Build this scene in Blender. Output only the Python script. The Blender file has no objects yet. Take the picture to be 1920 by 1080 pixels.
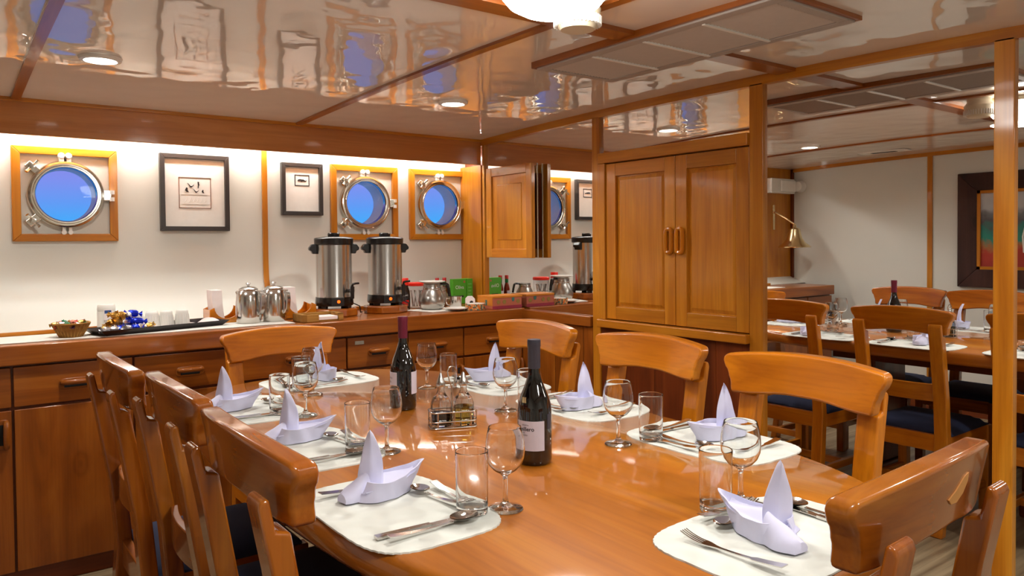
import bpy, bmesh, math, random
from mathutils import Vector, Matrix
random.seed(7)
PI = math.pi
sc = bpy.context.scene
COL = sc.collection

# ------------------------------------------------------------------ camera
F_PX, PP_UP = 1416.9, 52.42
cam_d = bpy.data.cameras.new('camera'); cam = bpy.data.objects.new('camera', cam_d); COL.objects.link(cam)
yaw, pit, rol = (math.radians(a) for a in (-36.968, -1.280, -0.4987))
fwd = Vector((math.sin(-yaw)*math.cos(pit), math.cos(yaw)*math.cos(pit), math.sin(pit)))
rgt = Vector((math.cos(yaw), math.sin(yaw), 0)); upv = rgt.cross(fwd)
R_ = rgt*math.cos(rol) + upv*math.sin(rol); U_ = upv*math.cos(rol) - rgt*math.sin(rol)
m = Matrix((R_, U_, -fwd)).transposed().to_4x4(); m.translation = (-2.586, -3.9565, 1.2807)
cam.matrix_world = m
cam_d.sensor_width = 36; cam_d.lens = F_PX/1920*36; cam_d.shift_y = -PP_UP/1920
cam_d.clip_start = 0.02; sc.camera = cam

# ------------------------------------------------------------------ world: dusk sky outside the portholes
def srgb(r, g, b, a=1):
    f = lambda c: (c/255)/12.92 if c/255 <= .04045 else ((c/255+.055)/1.055)**2.4
    return (f(r), f(g), f(b), a)
W = bpy.data.worlds.new('world'); sc.world = W; W.use_nodes = True
nt = W.node_tree; nt.nodes.clear()
wo = nt.nodes.new('ShaderNodeOutputWorld'); bg = nt.nodes.new('ShaderNodeBackground')
tc = nt.nodes.new('ShaderNodeTexCoord'); sp = nt.nodes.new('ShaderNodeSeparateXYZ'); mr = nt.nodes.new('ShaderNodeMapRange'); rp = nt.nodes.new('ShaderNodeValToRGB')
nt.links.new(tc.outputs['Generated'], sp.inputs[0]); nt.links.new(sp.outputs['Z'], mr.inputs[0])
mr.inputs[1].default_value = -0.05; mr.inputs[2].default_value = 0.35
nt.links.new(mr.outputs[0], rp.inputs[0]); nt.links.new(rp.outputs[0], bg.inputs[0]); nt.links.new(bg.outputs[0], wo.inputs[0])
el = rp.color_ramp.elements
el[0].position = 0; el[0].color = srgb(45, 110, 190)
el[1].position = 1; el[1].color = srgb(70, 70, 140)
for p_, c_ in ((.125, srgb(70, 150, 215)), (.175, srgb(118, 182, 228)), (.20, srgb(66, 154, 224)), (.25, srgb(90, 142, 220)), (.32, srgb(118, 132, 214)), (.40, srgb(130, 122, 202)), (.55, srgb(110, 102, 180))):
    e_ = el.new(p_); e_.color = c_
bg.inputs[1].default_value = 1.2

# ------------------------------------------------------------------ exposure
sc.view_settings.view_transform = 'Standard'; sc.view_settings.look = 'None'
sc.view_settings.exposure = 0.1; sc.view_settings.gamma = 1; sc.view_settings.use_curve_mapping = False
sc.cycles.max_bounces = 9; sc.cycles.diffuse_bounces = 4; sc.cycles.glossy_bounces = 5; sc.cycles.transmission_bounces = 8; sc.cycles.transparent_max_bounces = 8
sc.cycles.use_adaptive_sampling = True; sc.cycles.adaptive_threshold = .03
sc.cycles.sample_clamp_indirect = 8.0
try: sc.cycles.use_denoising = True
except Exception: pass

# ------------------------------------------------------------------ materials
MATS = {}
def principled(name):
    m = bpy.data.materials.new(name); m.use_nodes = True
    b = m.node_tree.nodes['Principled BSDF']; MATS[name] = m
    return m, m.node_tree, b
def setv(b, **k):
    for n, v in k.items():
        b.inputs[n.replace('_', ' ')].default_value = v
def plain(name, col, rough=.5, metal=0, **k):
    m, t, b = principled(name)
    nz = t.nodes.new('ShaderNodeTexNoise'); nz.inputs['Scale'].default_value = 35; nz.inputs['Detail'].default_value = 3
    tcn = t.nodes.new('ShaderNodeTexCoord'); t.links.new(tcn.outputs['Object'], nz.inputs['Vector'])
    mx = t.nodes.new('ShaderNodeMix'); mx.data_type = 'RGBA'; mx.inputs[0].default_value = .5
    mx.inputs[6].default_value = col; mx.inputs[7].default_value = tuple(c*.9 for c in col[:3])+(1,)
    t.links.new(nz.outputs[0], mx.inputs[0]); t.links.new(mx.outputs[2], b.inputs['Base Color'])
    setv(b, Roughness=rough, Metallic=metal, **k)
    return m
def wood(name, dark, mid, light, axis='X', rough=.32, coat=.5, scale=1.0, coat_rough=.08):
    m, t, b = principled(name); N = t.nodes.new; L = t.links.new
    tcn = N('ShaderNodeTexCoord'); oi = N('ShaderNodeObjectInfo')
    add = N('ShaderNodeVectorMath'); add.operation = 'ADD'
    sca = N('ShaderNodeVectorMath'); sca.operation = 'SCALE'; sca.inputs[0].default_value = (7.3, 5.1, 9.7)
    L(oi.outputs['Random'], sca.inputs['Scale']); L(tcn.outputs['Object'], add.inputs[0]); L(sca.outputs[0], add.inputs[1])
    mp = N('ShaderNodeMapping'); s = [9*scale]*3; s['XYZ'.index(axis)] = .9*scale; mp.inputs['Scale'].default_value = s
    L(add.outputs[0], mp.inputs[0])
    n1 = N('ShaderNodeTexNoise'); n1.inputs['Scale'].default_value = 1.25; n1.inputs['Detail'].default_value = 5; n1.inputs['Roughness'].default_value = .5; n1.inputs['Distortion'].default_value = 1.2
    L(mp.outputs[0], n1.inputs['Vector'])
    r = N('ShaderNodeValToRGB'); e = r.color_ramp.elements
    e[0].position = .25; e[0].color = dark; e[1].position = .75; e[1].color = light
    q = e.new(.5); q.color = mid
    L(n1.outputs[0], r.inputs[0])
    mp2 = N('ShaderNodeMapping'); s = [130*scale]*3; s['XYZ'.index(axis)] = 3*scale; mp2.inputs['Scale'].default_value = s
    L(add.outputs[0], mp2.inputs[0])
    n2 = N('ShaderNodeTexNoise'); n2.inputs['Scale'].default_value = 1; n2.inputs['Detail'].default_value = 4; L(mp2.outputs[0], n2.inputs['Vector'])
    mx = N('ShaderNodeMix'); mx.data_type = 'RGBA'; mx.blend_type = 'MULTIPLY'; mx.inputs[0].default_value = .3
    r2 = N('ShaderNodeValToRGB'); r2.color_ramp.elements[0].position = .3; r2.color_ramp.elements[0].color = (.55, .5, .45, 1); r2.color_ramp.elements[1].position = .55; r2.color_ramp.elements[1].color = (1, 1, 1, 1)
    L(n2.outputs[0], r2.inputs[0]); L(r.outputs[0], mx.inputs[6]); L(r2.outputs[0], mx.inputs[7])
    mp3 = N('ShaderNodeMapping'); q3 = [3.2*scale]*3; q3['XYZ'.index(axis)] = 1.7*scale; mp3.inputs['Scale'].default_value = q3; L(add.outputs[0], mp3.inputs[0])
    vo = N('ShaderNodeTexVoronoi'); vo.inputs['Scale'].default_value = 1.0; L(mp3.outputs[0], vo.inputs['Vector'])
    kr = N('ShaderNodeValToRGB'); ke = kr.color_ramp.elements; ke[0].position = .03; ke[0].color = (.35, .25, .2, 1); ke[1].position = .16; ke[1].color = (1, 1, 1, 1)
    for p_, c_ in ((.06, (.5, .4, .33, 1)), (.075, (.85, .8, .75, 1)), (.10, (.72, .64, .56, 1)), (.12, (.95, .92, .9, 1))):
        q = ke.new(p_); q.color = c_
    L(vo.outputs['Distance'], kr.inputs[0]); mk = N('ShaderNodeMix'); mk.data_type = 'RGBA'; mk.blend_type = 'MULTIPLY'; mk.inputs[0].default_value = .75
    L(mx.outputs[2], mk.inputs[6]); L(kr.outputs[0], mk.inputs[7]); mx = mk
    hsv = N('ShaderNodeHueSaturation'); vr = N('ShaderNodeMapRange'); vr.inputs[3].default_value = .86; vr.inputs[4].default_value = 1.12
    L(oi.outputs['Random'], vr.inputs[0]); L(vr.outputs[0], hsv.inputs['Value']); L(mx.outputs[2], hsv.inputs['Color']); L(hsv.outputs[0], b.inputs['Base Color'])
    bp = N('ShaderNodeBump'); bp.inputs['Strength'].default_value = .04; bp.inputs['Distance'].default_value = .002; L(n1.outputs[0], bp.inputs['Height']); L(bp.outputs[0], b.inputs['Normal'])
    setv(b, Roughness=rough, Coat_Weight=coat, Coat_Roughness=coat_rough); b.inputs['Specular IOR Level'].default_value = .25
    return m
def emis(name, col, strength):
    m, t, b = principled(name)
    setv(b, Base_Color=col, Emission_Color=col, Emission_Strength=strength, Roughness=.5); return m

CHAIR = (srgb(164, 88, 10), srgb(198, 114, 16), srgb(216, 136, 30))
CAB = (srgb(112, 54, 12), srgb(142, 74, 18), srgb(164, 94, 28))
TRIM = (srgb(164, 94, 16), srgb(188, 116, 24), srgb(206, 138, 40))
TABLE = (srgb(142, 78, 8), srgb(166, 95, 12), srgb(184, 116, 26))
DARK = (srgb(84, 36, 14), srgb(110, 48, 18), srgb(130, 62, 24))
RED = (srgb(124, 58, 12), srgb(158, 84, 18), srgb(178, 106, 30))
for ax in 'XYZ':
    wood('chair_'+ax, *CHAIR, axis=ax, rough=.28, coat=.7)
    wood('redchair_'+ax, *RED, axis=ax, rough=.25, coat=.8)
    wood('cab_'+ax, *CAB, axis=ax, rough=.33, coat=.45)
    wood('trim_'+ax, *TRIM, axis=ax, rough=.35, coat=.4)
    wood('dark_'+ax, *DARK, axis=ax, rough=.35, coat=.4)
wood('table_Y', *TABLE, axis='Y', rough=.5, coat=1.0, scale=.7, coat_rough=.07)
wood('beam_X', srgb(166, 98, 44), srgb(192, 122, 60), srgb(206, 140, 78), axis='X', rough=.35, coat=.4, scale=.6)
wood('bark', srgb(96, 60, 20), srgb(150, 104, 44), srgb(176, 130, 64), axis='X', rough=.8, coat=0, scale=2)
wood('frame_dark', srgb(36, 20, 16), srgb(58, 32, 26), srgb(72, 42, 34), axis='Z', rough=.5, coat=.1)

# white lacquered wall
def wallmat(name, col, rough, bump, bscale, coat=0., spec=.5):
    m, t, b = principled(name); N = t.nodes.new; L = t.links.new
    tcn = N('ShaderNodeTexCoord'); nz = N('ShaderNodeTexNoise'); nz.inputs['Scale'].default_value = 2.2; nz.inputs['Detail'].default_value = 3
    L(tcn.outputs['Object'], nz.inputs['Vector'])
    mx = N('ShaderNodeMix'); mx.data_type = 'RGBA'; mx.inputs[6].default_value = col; mx.inputs[7].default_value = tuple(c*.94 for c in col[:3])+(1,)
    L(nz.outputs[0], mx.inputs[0]); L(mx.outputs[2], b.inputs['Base Color'])
    n2 = N('ShaderNodeTexNoise'); n2.inputs['Scale'].default_value = bscale; n2.inputs['Detail'].default_value = .3; L(tcn.outputs['Object'], n2.inputs['Vector'])
    bp = N('ShaderNodeBump'); bp.inputs['Strength'].default_value = bump; bp.inputs['Distance'].default_value = .01; L(n2.outputs[0], bp.inputs['Height']); L(bp.outputs[0], b.inputs['Normal']); 
    if coat: L(bp.outputs[0], b.inputs['Coat Normal'])
    setv(b, Roughness=rough, Coat_Weight=coat, Coat_Roughness=.0, Coat_IOR=3.3); b.inputs['Specular IOR Level'].default_value = spec
    return m
wallmat('wall_white', srgb(214, 212, 202), .45, .05, 9)
wallmat('ceiling_gloss', srgb(240, 230, 218), .6, .30, 9, coat=1.0, spec=.05)
m, t, b = principled('floor'); N = t.nodes.new; L = t.links.new
tcn = N('ShaderNodeTexCoord'); mp = N('ShaderNodeMapping'); mp.inputs['Scale'].default_value = (1.2, 26, 1); nz = N('ShaderNodeTexNoise'); nz.inputs['Scale'].default_value = 1.5; nz.inputs['Detail'].default_value = 6
L(tcn.outputs['Object'], mp.inputs[0]); L(mp.outputs[0], nz.inputs['Vector']); r = N('ShaderNodeValToRGB'); r.color_ramp.elements[0].position = .3; r.color_ramp.elements[0].color = srgb(112, 92, 66); r.color_ramp.elements[1].position = .7; r.color_ramp.elements[1].color = srgb(170, 150, 118)
L(nz.outputs[0], r.inputs[0]); L(r.outputs[0], b.inputs['Base Color']); setv(b, Roughness=.4)
m, t, b = principled('mirror'); setv(b, Base_Color=(.88, .88, .87, 1), Metallic=1., Roughness=0.)
plain('steel', (.72, .70, .67, 1), .17, 1.)
plain('steel_brushed', (.62, .60, .58, 1), .22, 1.)
plain('pot_steel', (.50, .48, .45, 1), .28, 1.)
plain('cutlery', (.66, .63, .60, 1), .12, 1.)
plain('brass', (.80, .64, .36, 1), .18, 1.)
plain('nickel', (.78, .74, .66, 1), .14, 1.)
plain('black_plastic', srgb(26, 22, 20), .25)
plain('black_frame', srgb(52, 44, 40), .35)
plain('white_paint', srgb(236, 230, 222), .35)
plain('mat_board', srgb(240, 236, 228), .8)
plain('white_plastic', srgb(232, 228, 220), .35)
plain('cream_plastic', srgb(214, 200, 172), .4)
plain('china', srgb(240, 236, 228), .12)
plain('paper', srgb(240, 226, 222), .8)
plain('cloth', srgb(214, 214, 240), .85)
plain('runner', srgb(228, 224, 214), .9)
plain('navy', srgb(28, 36, 66), .9)
plain('tray_black', srgb(34, 26, 28), .3)
plain('ink', srgb(38, 28, 26), .7)
plain('gold_line', srgb(120, 72, 40), .5)
plain('red_plastic', srgb(226, 40, 24), .3)
plain('red_dark', srgb(176, 24, 20), .35)
plain('green_card', srgb(82, 168, 36), .5)
plain('green_pale', srgb(110, 186, 90), .5)
plain('maroon', srgb(150, 40, 60), .5)
plain('pinkcard', srgb(186, 100, 70), .5)
plain('orange_card', srgb(206, 122, 20), .5)
plain('teal_card', srgb(70, 110, 100), .5)
plain('olive_card', srgb(150, 120, 50), .5)
plain('coffee', srgb(44, 26, 16), .2)
plain('capsule_red', srgb(104, 20, 48), .35)
plain('capsule_grey', srgb(62, 62, 76), .35)
plain('label_paper', srgb(214, 208, 222), .6)
plain('bottle_glass', srgb(12, 10, 12), .04, 0, Coat_Weight=1., Coat_Roughness=.02)
plain('vent_grey', srgb(176, 164, 154), .6)
plain('slat', srgb(196, 184, 174), .55)
plain('dark_gap', srgb(24, 18, 14), .8)
plain('rubber', srgb(20, 20, 22), .6)
plain('gold_foil', srgb(206, 160, 80), .3, .9)
plain('silver_foil', srgb(226, 222, 224), .25, .9)
plain('blue_foil', srgb(24, 48, 196), .28, .6)
plain('candy_red', srgb(190, 50, 40), .35)
plain('candy_green', srgb(30, 110, 60), .35)
plain('candy_pink', srgb(220, 140, 120), .35)
plain('candy_dark', srgb(70, 40, 60), .35)
plain('sleeve', srgb(246, 248, 236), .4)
plain('sauce', srgb(120, 36, 14), .15)
plain('sauce_green', srgb(24, 110, 60), .35)
plain('tag_blue', srgb(40, 70, 130), .5)
emis('lens', srgb(255, 250, 240), 14.)
emis('globe', srgb(255, 252, 246), 25.)
emis('cove', srgb(252, 254, 252), 58.)
emis('amber', srgb(255, 90, 10), 2.)
def glassm(name, col, rough=0., ior=1.46):
    m, t, b = principled(name); setv(b, Base_Color=col, Roughness=rough, IOR=ior, Transmission_Weight=1.); return m
glassm('glass', (.98, .99, .99, 1)); glassm('oil', srgb(214, 196, 96)); glassm('clear_plastic', (.93, .93, .95, 1), .08, 1.3)
m = bpy.data.materials.new('pane'); m.use_nodes = True; MATS['pane'] = m; t = m.node_tree; t.nodes.clear()
ou = t.nodes.new('ShaderNodeOutputMaterial'); ms = t.nodes.new('ShaderNodeMixShader'); tr = t.nodes.new('ShaderNodeBsdfTransparent'); gl = t.nodes.new('ShaderNodeBsdfGlossy'); fr_ = t.nodes.new('ShaderNodeFresnel')
gl.inputs['Roughness'].default_value = .0; tr.inputs[0].default_value = (.97, .98, 1, 1); fr_.inputs[0].default_value = 1.15
t.links.new(fr_.outputs[0], ms.inputs[0]); t.links.new(tr.outputs[0], ms.inputs[1]); t.links.new(gl.outputs[0], ms.inputs[2]); t.links.new(ms.outputs[0], ou.inputs[0])
plain('vinegar', srgb(30, 14, 10), .1)
# wicker / patterned
def checker(name, c1, c2, c3, scale):
    m, t, b = principled(name); N = t.nodes.new; L = t.links.new
    tcn = N('ShaderNodeTexCoord'); v = N('ShaderNodeTexVoronoi'); v.inputs['Scale'].default_value = scale; L(tcn.outputs['Object'], v.inputs['Vector'])
    r = N('ShaderNodeValToRGB'); r.color_ramp.interpolation = 'CONSTANT'; e = r.color_ramp.elements
    e[0].position = 0; e[0].color = c1; e[1].position = .66; e[1].color = c3; q = e.new(.33); q.color = c2
    sp = N('ShaderNodeSeparateColor'); L(v.outputs['Color'], sp.inputs[0]); L(sp.outputs[0], r.inputs[0]); L(r.outputs[0], b.inputs['Base Color']); setv(b, Roughness=.6); return m
checker('mosaic', srgb(214, 110, 30), srgb(90, 96, 80), srgb(196, 170, 120), 130)
# quilted place mat
m, t, b = principled('quilt'); N = t.nodes.new; L = t.links.new
tcn = N('ShaderNodeTexCoord'); v = N('ShaderNodeTexVoronoi'); v.inputs['Scale'].default_value = 20; v.feature = 'SMOOTH_F1'; L(tcn.outputs['Object'], v.inputs['Vector'])
bp = N('ShaderNodeBump'); bp.inputs['Strength'].default_value = .9; bp.inputs['Distance'].default_value = .03; L(v.outputs['Distance'], bp.inputs['Height']); L(bp.outputs[0], b.inputs['Normal'])
setv(b, Base_Color=srgb(216, 218, 210), Roughness=.85)
M = MATS

# ------------------------------------------------------------------ mesh helpers
class G:
    def __init__(s): s.v = []; s.f = []
    def _add(s, vs, fs, T=None):
        o = len(s.v)
        s.v += [tuple(T @ Vector(p)) if T else tuple(p) for p in vs]
        s.f += [tuple(i+o for i in f) for f in fs]; return s
    def box(s, x0, x1, y0, y1, z0, z1, T=None):
        vs = [(x, y, z) for x in (x0, x1) for y in (y0, y1) for z in (z0, z1)]
        return s._add(vs, [(0,1,3,2),(4,6,7,5),(0,4,5,1),(2,3,7,6),(0,2,6,4),(1,5,7,3)], T)
    def lathe(s, prof, n=32, T=None, sx=1, sy=1, closed=False):
        vs = []; rings = []
        for r, z in prof:
            if abs(r) < 1e-9: rings.append([len(vs)]); vs.append((0, 0, z))
            else:
                rings.append(list(range(len(vs), len(vs)+n)))
                vs += [(r*math.cos(2*PI*i/n)*sx, r*math.sin(2*PI*i/n)*sy, z) for i in range(n)]
        fs = []
        prs = list(zip(rings, rings[1:])) + ([(rings[-1], rings[0])] if closed else [])
        for a, b in prs:
            for i in range(n):
                j = (i+1) % n
                if len(a) == 1 and len(b) == 1: continue
                if len(a) == 1: fs.append((a[0], b[i], b[j]))
                elif len(b) == 1: fs.append((a[i], a[j], b[0]))
                else: fs.append((a[i], a[j], b[j], b[i]))
        return s._add(vs, fs, T)
    def tube(s, pts, r, n=8, closed=False, T=None):
        P = [Vector(p) for p in pts]; k = len(P); vs = []; up = None
        for i, p in enumerate(P):
            a = P[(i-1) % k] if (closed or i) else p; c = P[(i+1) % k] if (closed or i < k-1) else p
            d = (c-a).normalized()
            if up is None: up = Vector((0, 0, 1)) if abs(d.z) < .9 else Vector((1, 0, 0))
            x = d.cross(up).normalized(); y = x.cross(d).normalized(); up = y
            rr = r[i] if isinstance(r, (list, tuple)) else r
            vs += [p + x*rr*math.cos(2*PI*j/n) + y*rr*math.sin(2*PI*j/n) for j in range(n)]
        fs = []
        for i in range(k if closed else k-1):
            a = i*n; b = ((i+1) % k)*n
            fs += [(a+j, a+(j+1) % n, b+(j+1) % n, b+j) for j in range(n)]
        if not closed: fs += [tuple(range(n))[::-1], tuple(range((k-1)*n, k*n))]
        return s._add(vs, fs, T)
    def prism(s, poly, a0, a1, axis='Z', T=None):
        n = len(poly)
        def mk(u, v, a): return {'Z': (u, v, a), 'Y': (u, a, v), 'X': (a, u, v)}[axis]
        vs = [mk(u, v, a0) for u, v in poly] + [mk(u, v, a1) for u, v in poly]
        fs = [tuple(range(n)), tuple(range(n, 2*n))] + [(i, (i+1) % n, n+(i+1) % n, n+i) for i in range(n)]
        return s._add(vs, fs, T)
    def slab(s, fa, fb, nu, nv, T=None):
        """closed slab between two surfaces fa(u,v), fb(u,v)"""
        vs = []
        for f in (fa, fb):
            vs += [f(i/nu, j/nv) for i in range(nu+1) for j in range(nv+1)]
        o = (nu+1)*(nv+1); ix = lambda i, j: i*(nv+1)+j; fs = []
        for i in range(nu):
            for j in range(nv):
                q = (ix(i, j), ix(i+1, j), ix(i+1, j+1), ix(i, j+1)); fs.append(q); fs.append(tuple(o+k for k in q[::-1]))
        for i in range(nu):
            for j in (0, nv): fs.append((ix(i, j), ix(i+1, j), o+ix(i+1, j), o+ix(i, j)))
        for j in range(nv):
            for i in (0, nu): fs.append((ix(i, j), ix(i, j+1), o+ix(i, j+1), o+ix(i, j)))
        return s._add(vs, fs, T)
    def sheet(s, f, nu, nv, T=None):
        vs = [f(i/nu, j/nv) for i in range(nu+1) for j in range(nv+1)]; ix = lambda i, j: i*(nv+1)+j
        return s._add(vs, [(ix(i, j), ix(i+1, j), ix(i+1, j+1), ix(i, j+1)) for i in range(nu) for j in range(nv)], T)
def mesh_of(name, g, mat, smooth=40):
    me = bpy.data.meshes.new(name); me.from_pydata(g.v, [], g.f)
    bm = bmesh.new(); bm.from_mesh(me); bmesh.ops.remove_doubles(bm, verts=bm.verts, dist=1e-6); bmesh.ops.recalc_face_normals(bm, faces=bm.faces); bm.to_mesh(me); bm.free()
    if smooth:
        me.shade_smooth(); me.set_sharp_from_angle(angle=math.radians(smooth))
    me.materials.append(M[mat] if isinstance(mat, str) else mat); return me
def obj(name, g, mat=None, parent=None, bevel=0, seg=2, smooth=40, solid=0, solid_off=0):
    me = g if isinstance(g, bpy.types.Mesh) else mesh_of(name, g, mat, smooth)
    o = bpy.data.objects.new(name, me); COL.objects.link(o)
    if parent: o.parent = parent
    if solid: md = o.modifiers.new('solid', 'SOLIDIFY'); md.thickness = solid; md.offset = solid_off
    if bevel: md = o.modifiers.new('bevel', 'BEVEL'); md.width = bevel; md.segments = seg; md.limit_method = 'ANGLE'; md.angle_limit = math.radians(40); md.harden_normals = True
    return o
def tag(o, label=None, cat=None, group=None, kind=None):
    if label: o['label'] = label
    if cat: o['category'] = cat
    if group: o['group'] = group
    if kind: o['kind'] = kind
    return o
def thing(name, label, cat, loc=(0, 0, 0), rz=0, group=None, kind=None):
    o = bpy.data.objects.new(name, None); COL.objects.link(o); o.location = loc; o.rotation_euler = (0, 0, rz); o.empty_display_size = .05
    return tag(o, label, cat, group, kind)
def struct(name, g, mat, parent=None, label=None, **k):
    o = obj(name, g, mat, parent, **k)
    if not parent: tag(o, label, None, None, 'structure')
    return o
def dup(root, loc, rz, label=None, group=None):
    r = root.copy(); COL.objects.link(r); r.location = loc; r.rotation_euler = (0, 0, rz)
    if label: r['label'] = label
    if group: r['group'] = group
    for ch in list(root.children):
        c = ch.copy(); COL.objects.link(c); c.parent = r
        for g in ch.children:
            d = g.copy(); COL.objects.link(d); d.parent = c
    return r
def mv(x=0, y=0, z=0): return Matrix.Translation((x, y, z))
def rot(a, ax): return Matrix.Rotation(a, 4, ax)
def text_geo(s, size, bold=0):
    cu = bpy.data.curves.new('t', 'FONT'); cu.body = s; cu.size = size; cu.align_x = 'CENTER'; cu.align_y = 'CENTER'; cu.resolution_u = 3; cu.offset = bold
    o = bpy.data.objects.new('t', cu); COL.objects.link(o)
    me = bpy.data.meshes.new_from_object(o)
    g = G(); g.v = [tuple(v.co) for v in me.vertices]; g.f = [tuple(p.vertices) for p in me.polygons]
    bpy.data.objects.remove(o); bpy.data.meshes.remove(me); bpy.data.curves.remove(cu); return g
def smooth01(a, b, x):
    t = max(0, min(1, (x-a)/(b-a))); return t*t*(3-2*t)

# ================================================================== STRUCTURE
XC, YD = -3.30, -5.2                         # opposite wall, wall behind the camera
def ceil_z(y): return 1.935 - .0125*(y+1.9)**2
struct('floor', G().box(XC-.05, .1, YD-.05, .05, -.03, 0), 'floor', label='pale greyish streaked wood laminate floor')
g = G(); g.slab(lambda u, v: (XC-.05+u*(.1-XC+.05), YD+v*(.05-YD), ceil_z(YD+v*(.05-YD))), lambda u, v: (XC-.05+u*(.1-XC+.05), YD+v*(.05-YD), ceil_z(YD+v*(.05-YD))+.03), 2, 40)
struct('ceiling', g, 'ceiling_gloss', label='glossy cream lacquered cambered cabin ceiling')

# wall with portholes (y = 0), holes cut for the windows, lower part leaning in towards the counter
PW = [(-2.343, -1.928), (-.868, -.453), (-.374, .041)]; PZ = (1.3064, 1.727); PR = .128
def base_y(x): return max(-.29, min(0, -.06 - .13*(-x-.6)))
g = G()
xs = [XC-.02]+[a for w in PW for a in w]
xs[-1] = .045
def quad(x0, x1, z0, z1): g._add([(x0,0,z0),(x1,0,z0),(x1,0,z1),(x0,0,z1)], [(0,1,2,3)])
for i in range(0, 6, 2): quad(xs[i], xs[i+1], 1.12, 1.93)
for x0, x1 in PW:
    quad(x0, x1, 1.12, PZ[0]); quad(x0, x1, PZ[1], 1.93)
    cx, cz = (x0+x1)/2, sum(PZ)/2; hw, hh = (x1-x0)/2, (PZ[1]-PZ[0])/2; n = 64; ci = []; sq = []
    for k in range(n):
        a = 2*PI*k/n; c, s_ = math.cos(a), math.sin(a); ci.append((cx+PR*c, 0, cz+PR*s_)); d = max(abs(c), abs(s_)); sq.append((cx+hw*c/d, 0, cz+hh*s_/d))
    g._add(ci+sq, [(k, (k+1) % n, n+(k+1) % n, n+k) for k in range(n)])
quad(XC-.02, .045, -.02, 1.12)
struct('wall_portholes', g, 'wall_white', label='white lacquered cabin wall with three brass portholes', smooth=0)
g = G().sheet(lambda u, v: (XC+u*(.004-XC), base_y(XC+u*(.004-XC))*(1-v)**4-.0015, .9212+v*.36), 24, 14)
struct('trim_28', g, 'wall_white', label='white wall lining curving inwards down to the counter', smooth=60)  # lower part of the porthole wall, split off as its own sheet
def strip(u, v, dy, z0, z1):
    x = -2.78 + u*2.78; return (x, base_y(x)-dy, z0+v*(z1-z0))
g = G().slab(lambda u, v: strip(u, v, .012, .921, .936), lambda u, v: strip(u, v, -.01, .921, .936), 24, 1)
struct('trim_1', g, 'trim_X', label='thin wooden strip where wall meets the counter')
# batten on wall
yb = base_y(-1.233); zl = [.921+.36*k/10 for k in range(11)]; lp = [(yb*(1-k/10)**4, z) for k, z in enumerate(zl)]
struct('trim_2', G().prism([(y-.013, z) for y, z in lp]+[(-.013, 1.9), (0, 1.9)]+[(y+.001, z) for y, z in lp[::-1]], -1.246, -1.22, 'X'), 'trim_Z', label='narrow vertical wooden batten between the two framed pictures')
# wood panel at left end of that wall (seen in the mirror)
struct('trim_3', G().box(XC, -2.78, -.16, .0, 0, 1.91), 'trim_Z', label='wooden panelled casing in the cabin corner behind the bell')
# soffit beam with hidden tube light
bmr = thing('trim_4', 'wide wooden soffit beam running above the portholes', None, kind='structure'); del_cat = bmr
obj('fascia_board', G().box(-2.78, .0, -.22, -.20, 1.75, 1.892), 'beam_X', bmr, bevel=.003)
obj('cap_moulding', G().box(-2.78, .0, -.232, -.20, 1.884, 1.902), 'trim_X', bmr, bevel=.004)
obj('backing_board', G().box(-2.78, .0, -.20, 0, 1.87, 1.9), 'white_paint', bmr)
for k, x0 in enumerate((-2.75, -1.38)):
    t_ = thing('tube_light', ('white tube light hidden behind the soffit beam, over the pictures', 'white tube light hidden behind the soffit beam, over the paired portholes')[k], 'light', (x0, -.075, 1.806), 0, 'cove tubes')
    obj('tube', G().tube([(0, 0, 0), (1.34, 0, 0)], .010, 10), 'cove', t_)
    obj('holder', G().box(-.015, 1.355, -.014, .014, .018, .05), 'white_paint', t_)
# ---- wall with mirrors (x = 0)
MX = .012
struct('wall_mirrors', G().box(.032, .07, YD, .05, 0, 1.93), 'dark_Z', label='wooden bulkhead carrying the mirror panels')
struct('trim_5', G().box(-.004, .034, -.222, 0.004, .92, 1.75), 'trim_Z', label='broad upright wooden board in the corner beside the last porthole', bevel=.002)
g = G()
def ct(u, v, x, dz0): 
    y = -.20 + v*(YD+.20); return (x, y, ceil_z(y)+dz0)
g.slab(lambda u, v: ct(u, v, -.004, -.037+u*.038), lambda u, v: ct(u, v, .034, -.037+u*.038), 1, 30)
struct('trim_6', g, 'trim_Y', label='wooden cornice strip running above the mirror wall')
def mirror(name, y0, y1, z0, z1, label):
    n = 10
    g = G().slab(lambda u, v: (MX, y0+v*(y1-y0), z0+u*((z1 if z1 else ceil_z(y0+v*(y1-y0))-.03)-z0)), lambda u, v: (.031, y0+v*(y1-y0), z0+u*((z1 if z1 else ceil_z(y0+v*(y1-y0))-.03)-z0)), 1, n)
    return tag(obj(name, g, 'mirror', smooth=0), label, 'mirror', 'wall mirrors')
mirror('wall_mirror', -1.192, -.258, .912, None, 'tall mirror panel above the counter end, reflecting urns and portholes')
mirror('wall_mirror', -2.108, -1.245, 1.715, None, 'wide low mirror strip above the double-door wall cupboard')
mirror('wall_mirror', -2.988, -2.171, .0, None, 'floor-to-ceiling mirror between two posts reflecting the dining chairs')
mirror('wall_mirror', YD+.01, -3.045, .0, None, 'mirror panel beyond the rightmost post')
def post(n, y0, y1, label, z0=0):
    struct('trim_%d' % n, G().box(-.004, .034, y0, y1, z0, ceil_z((y0+y1)/2)-.03), 'trim_Z', label=label, bevel=.003)
post(7, -.258, -.236, 'slim dark wooden strip at the mirror corner', .92)
post(8, -1.245, -1.192, 'wooden post left of the double-door cupboard')
post(9, -2.171, -2.108, 'wooden post right of the double-door cupboard')
post(10, -3.045, -2.988, 'rightmost wooden post standing before the mirrors')
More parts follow.
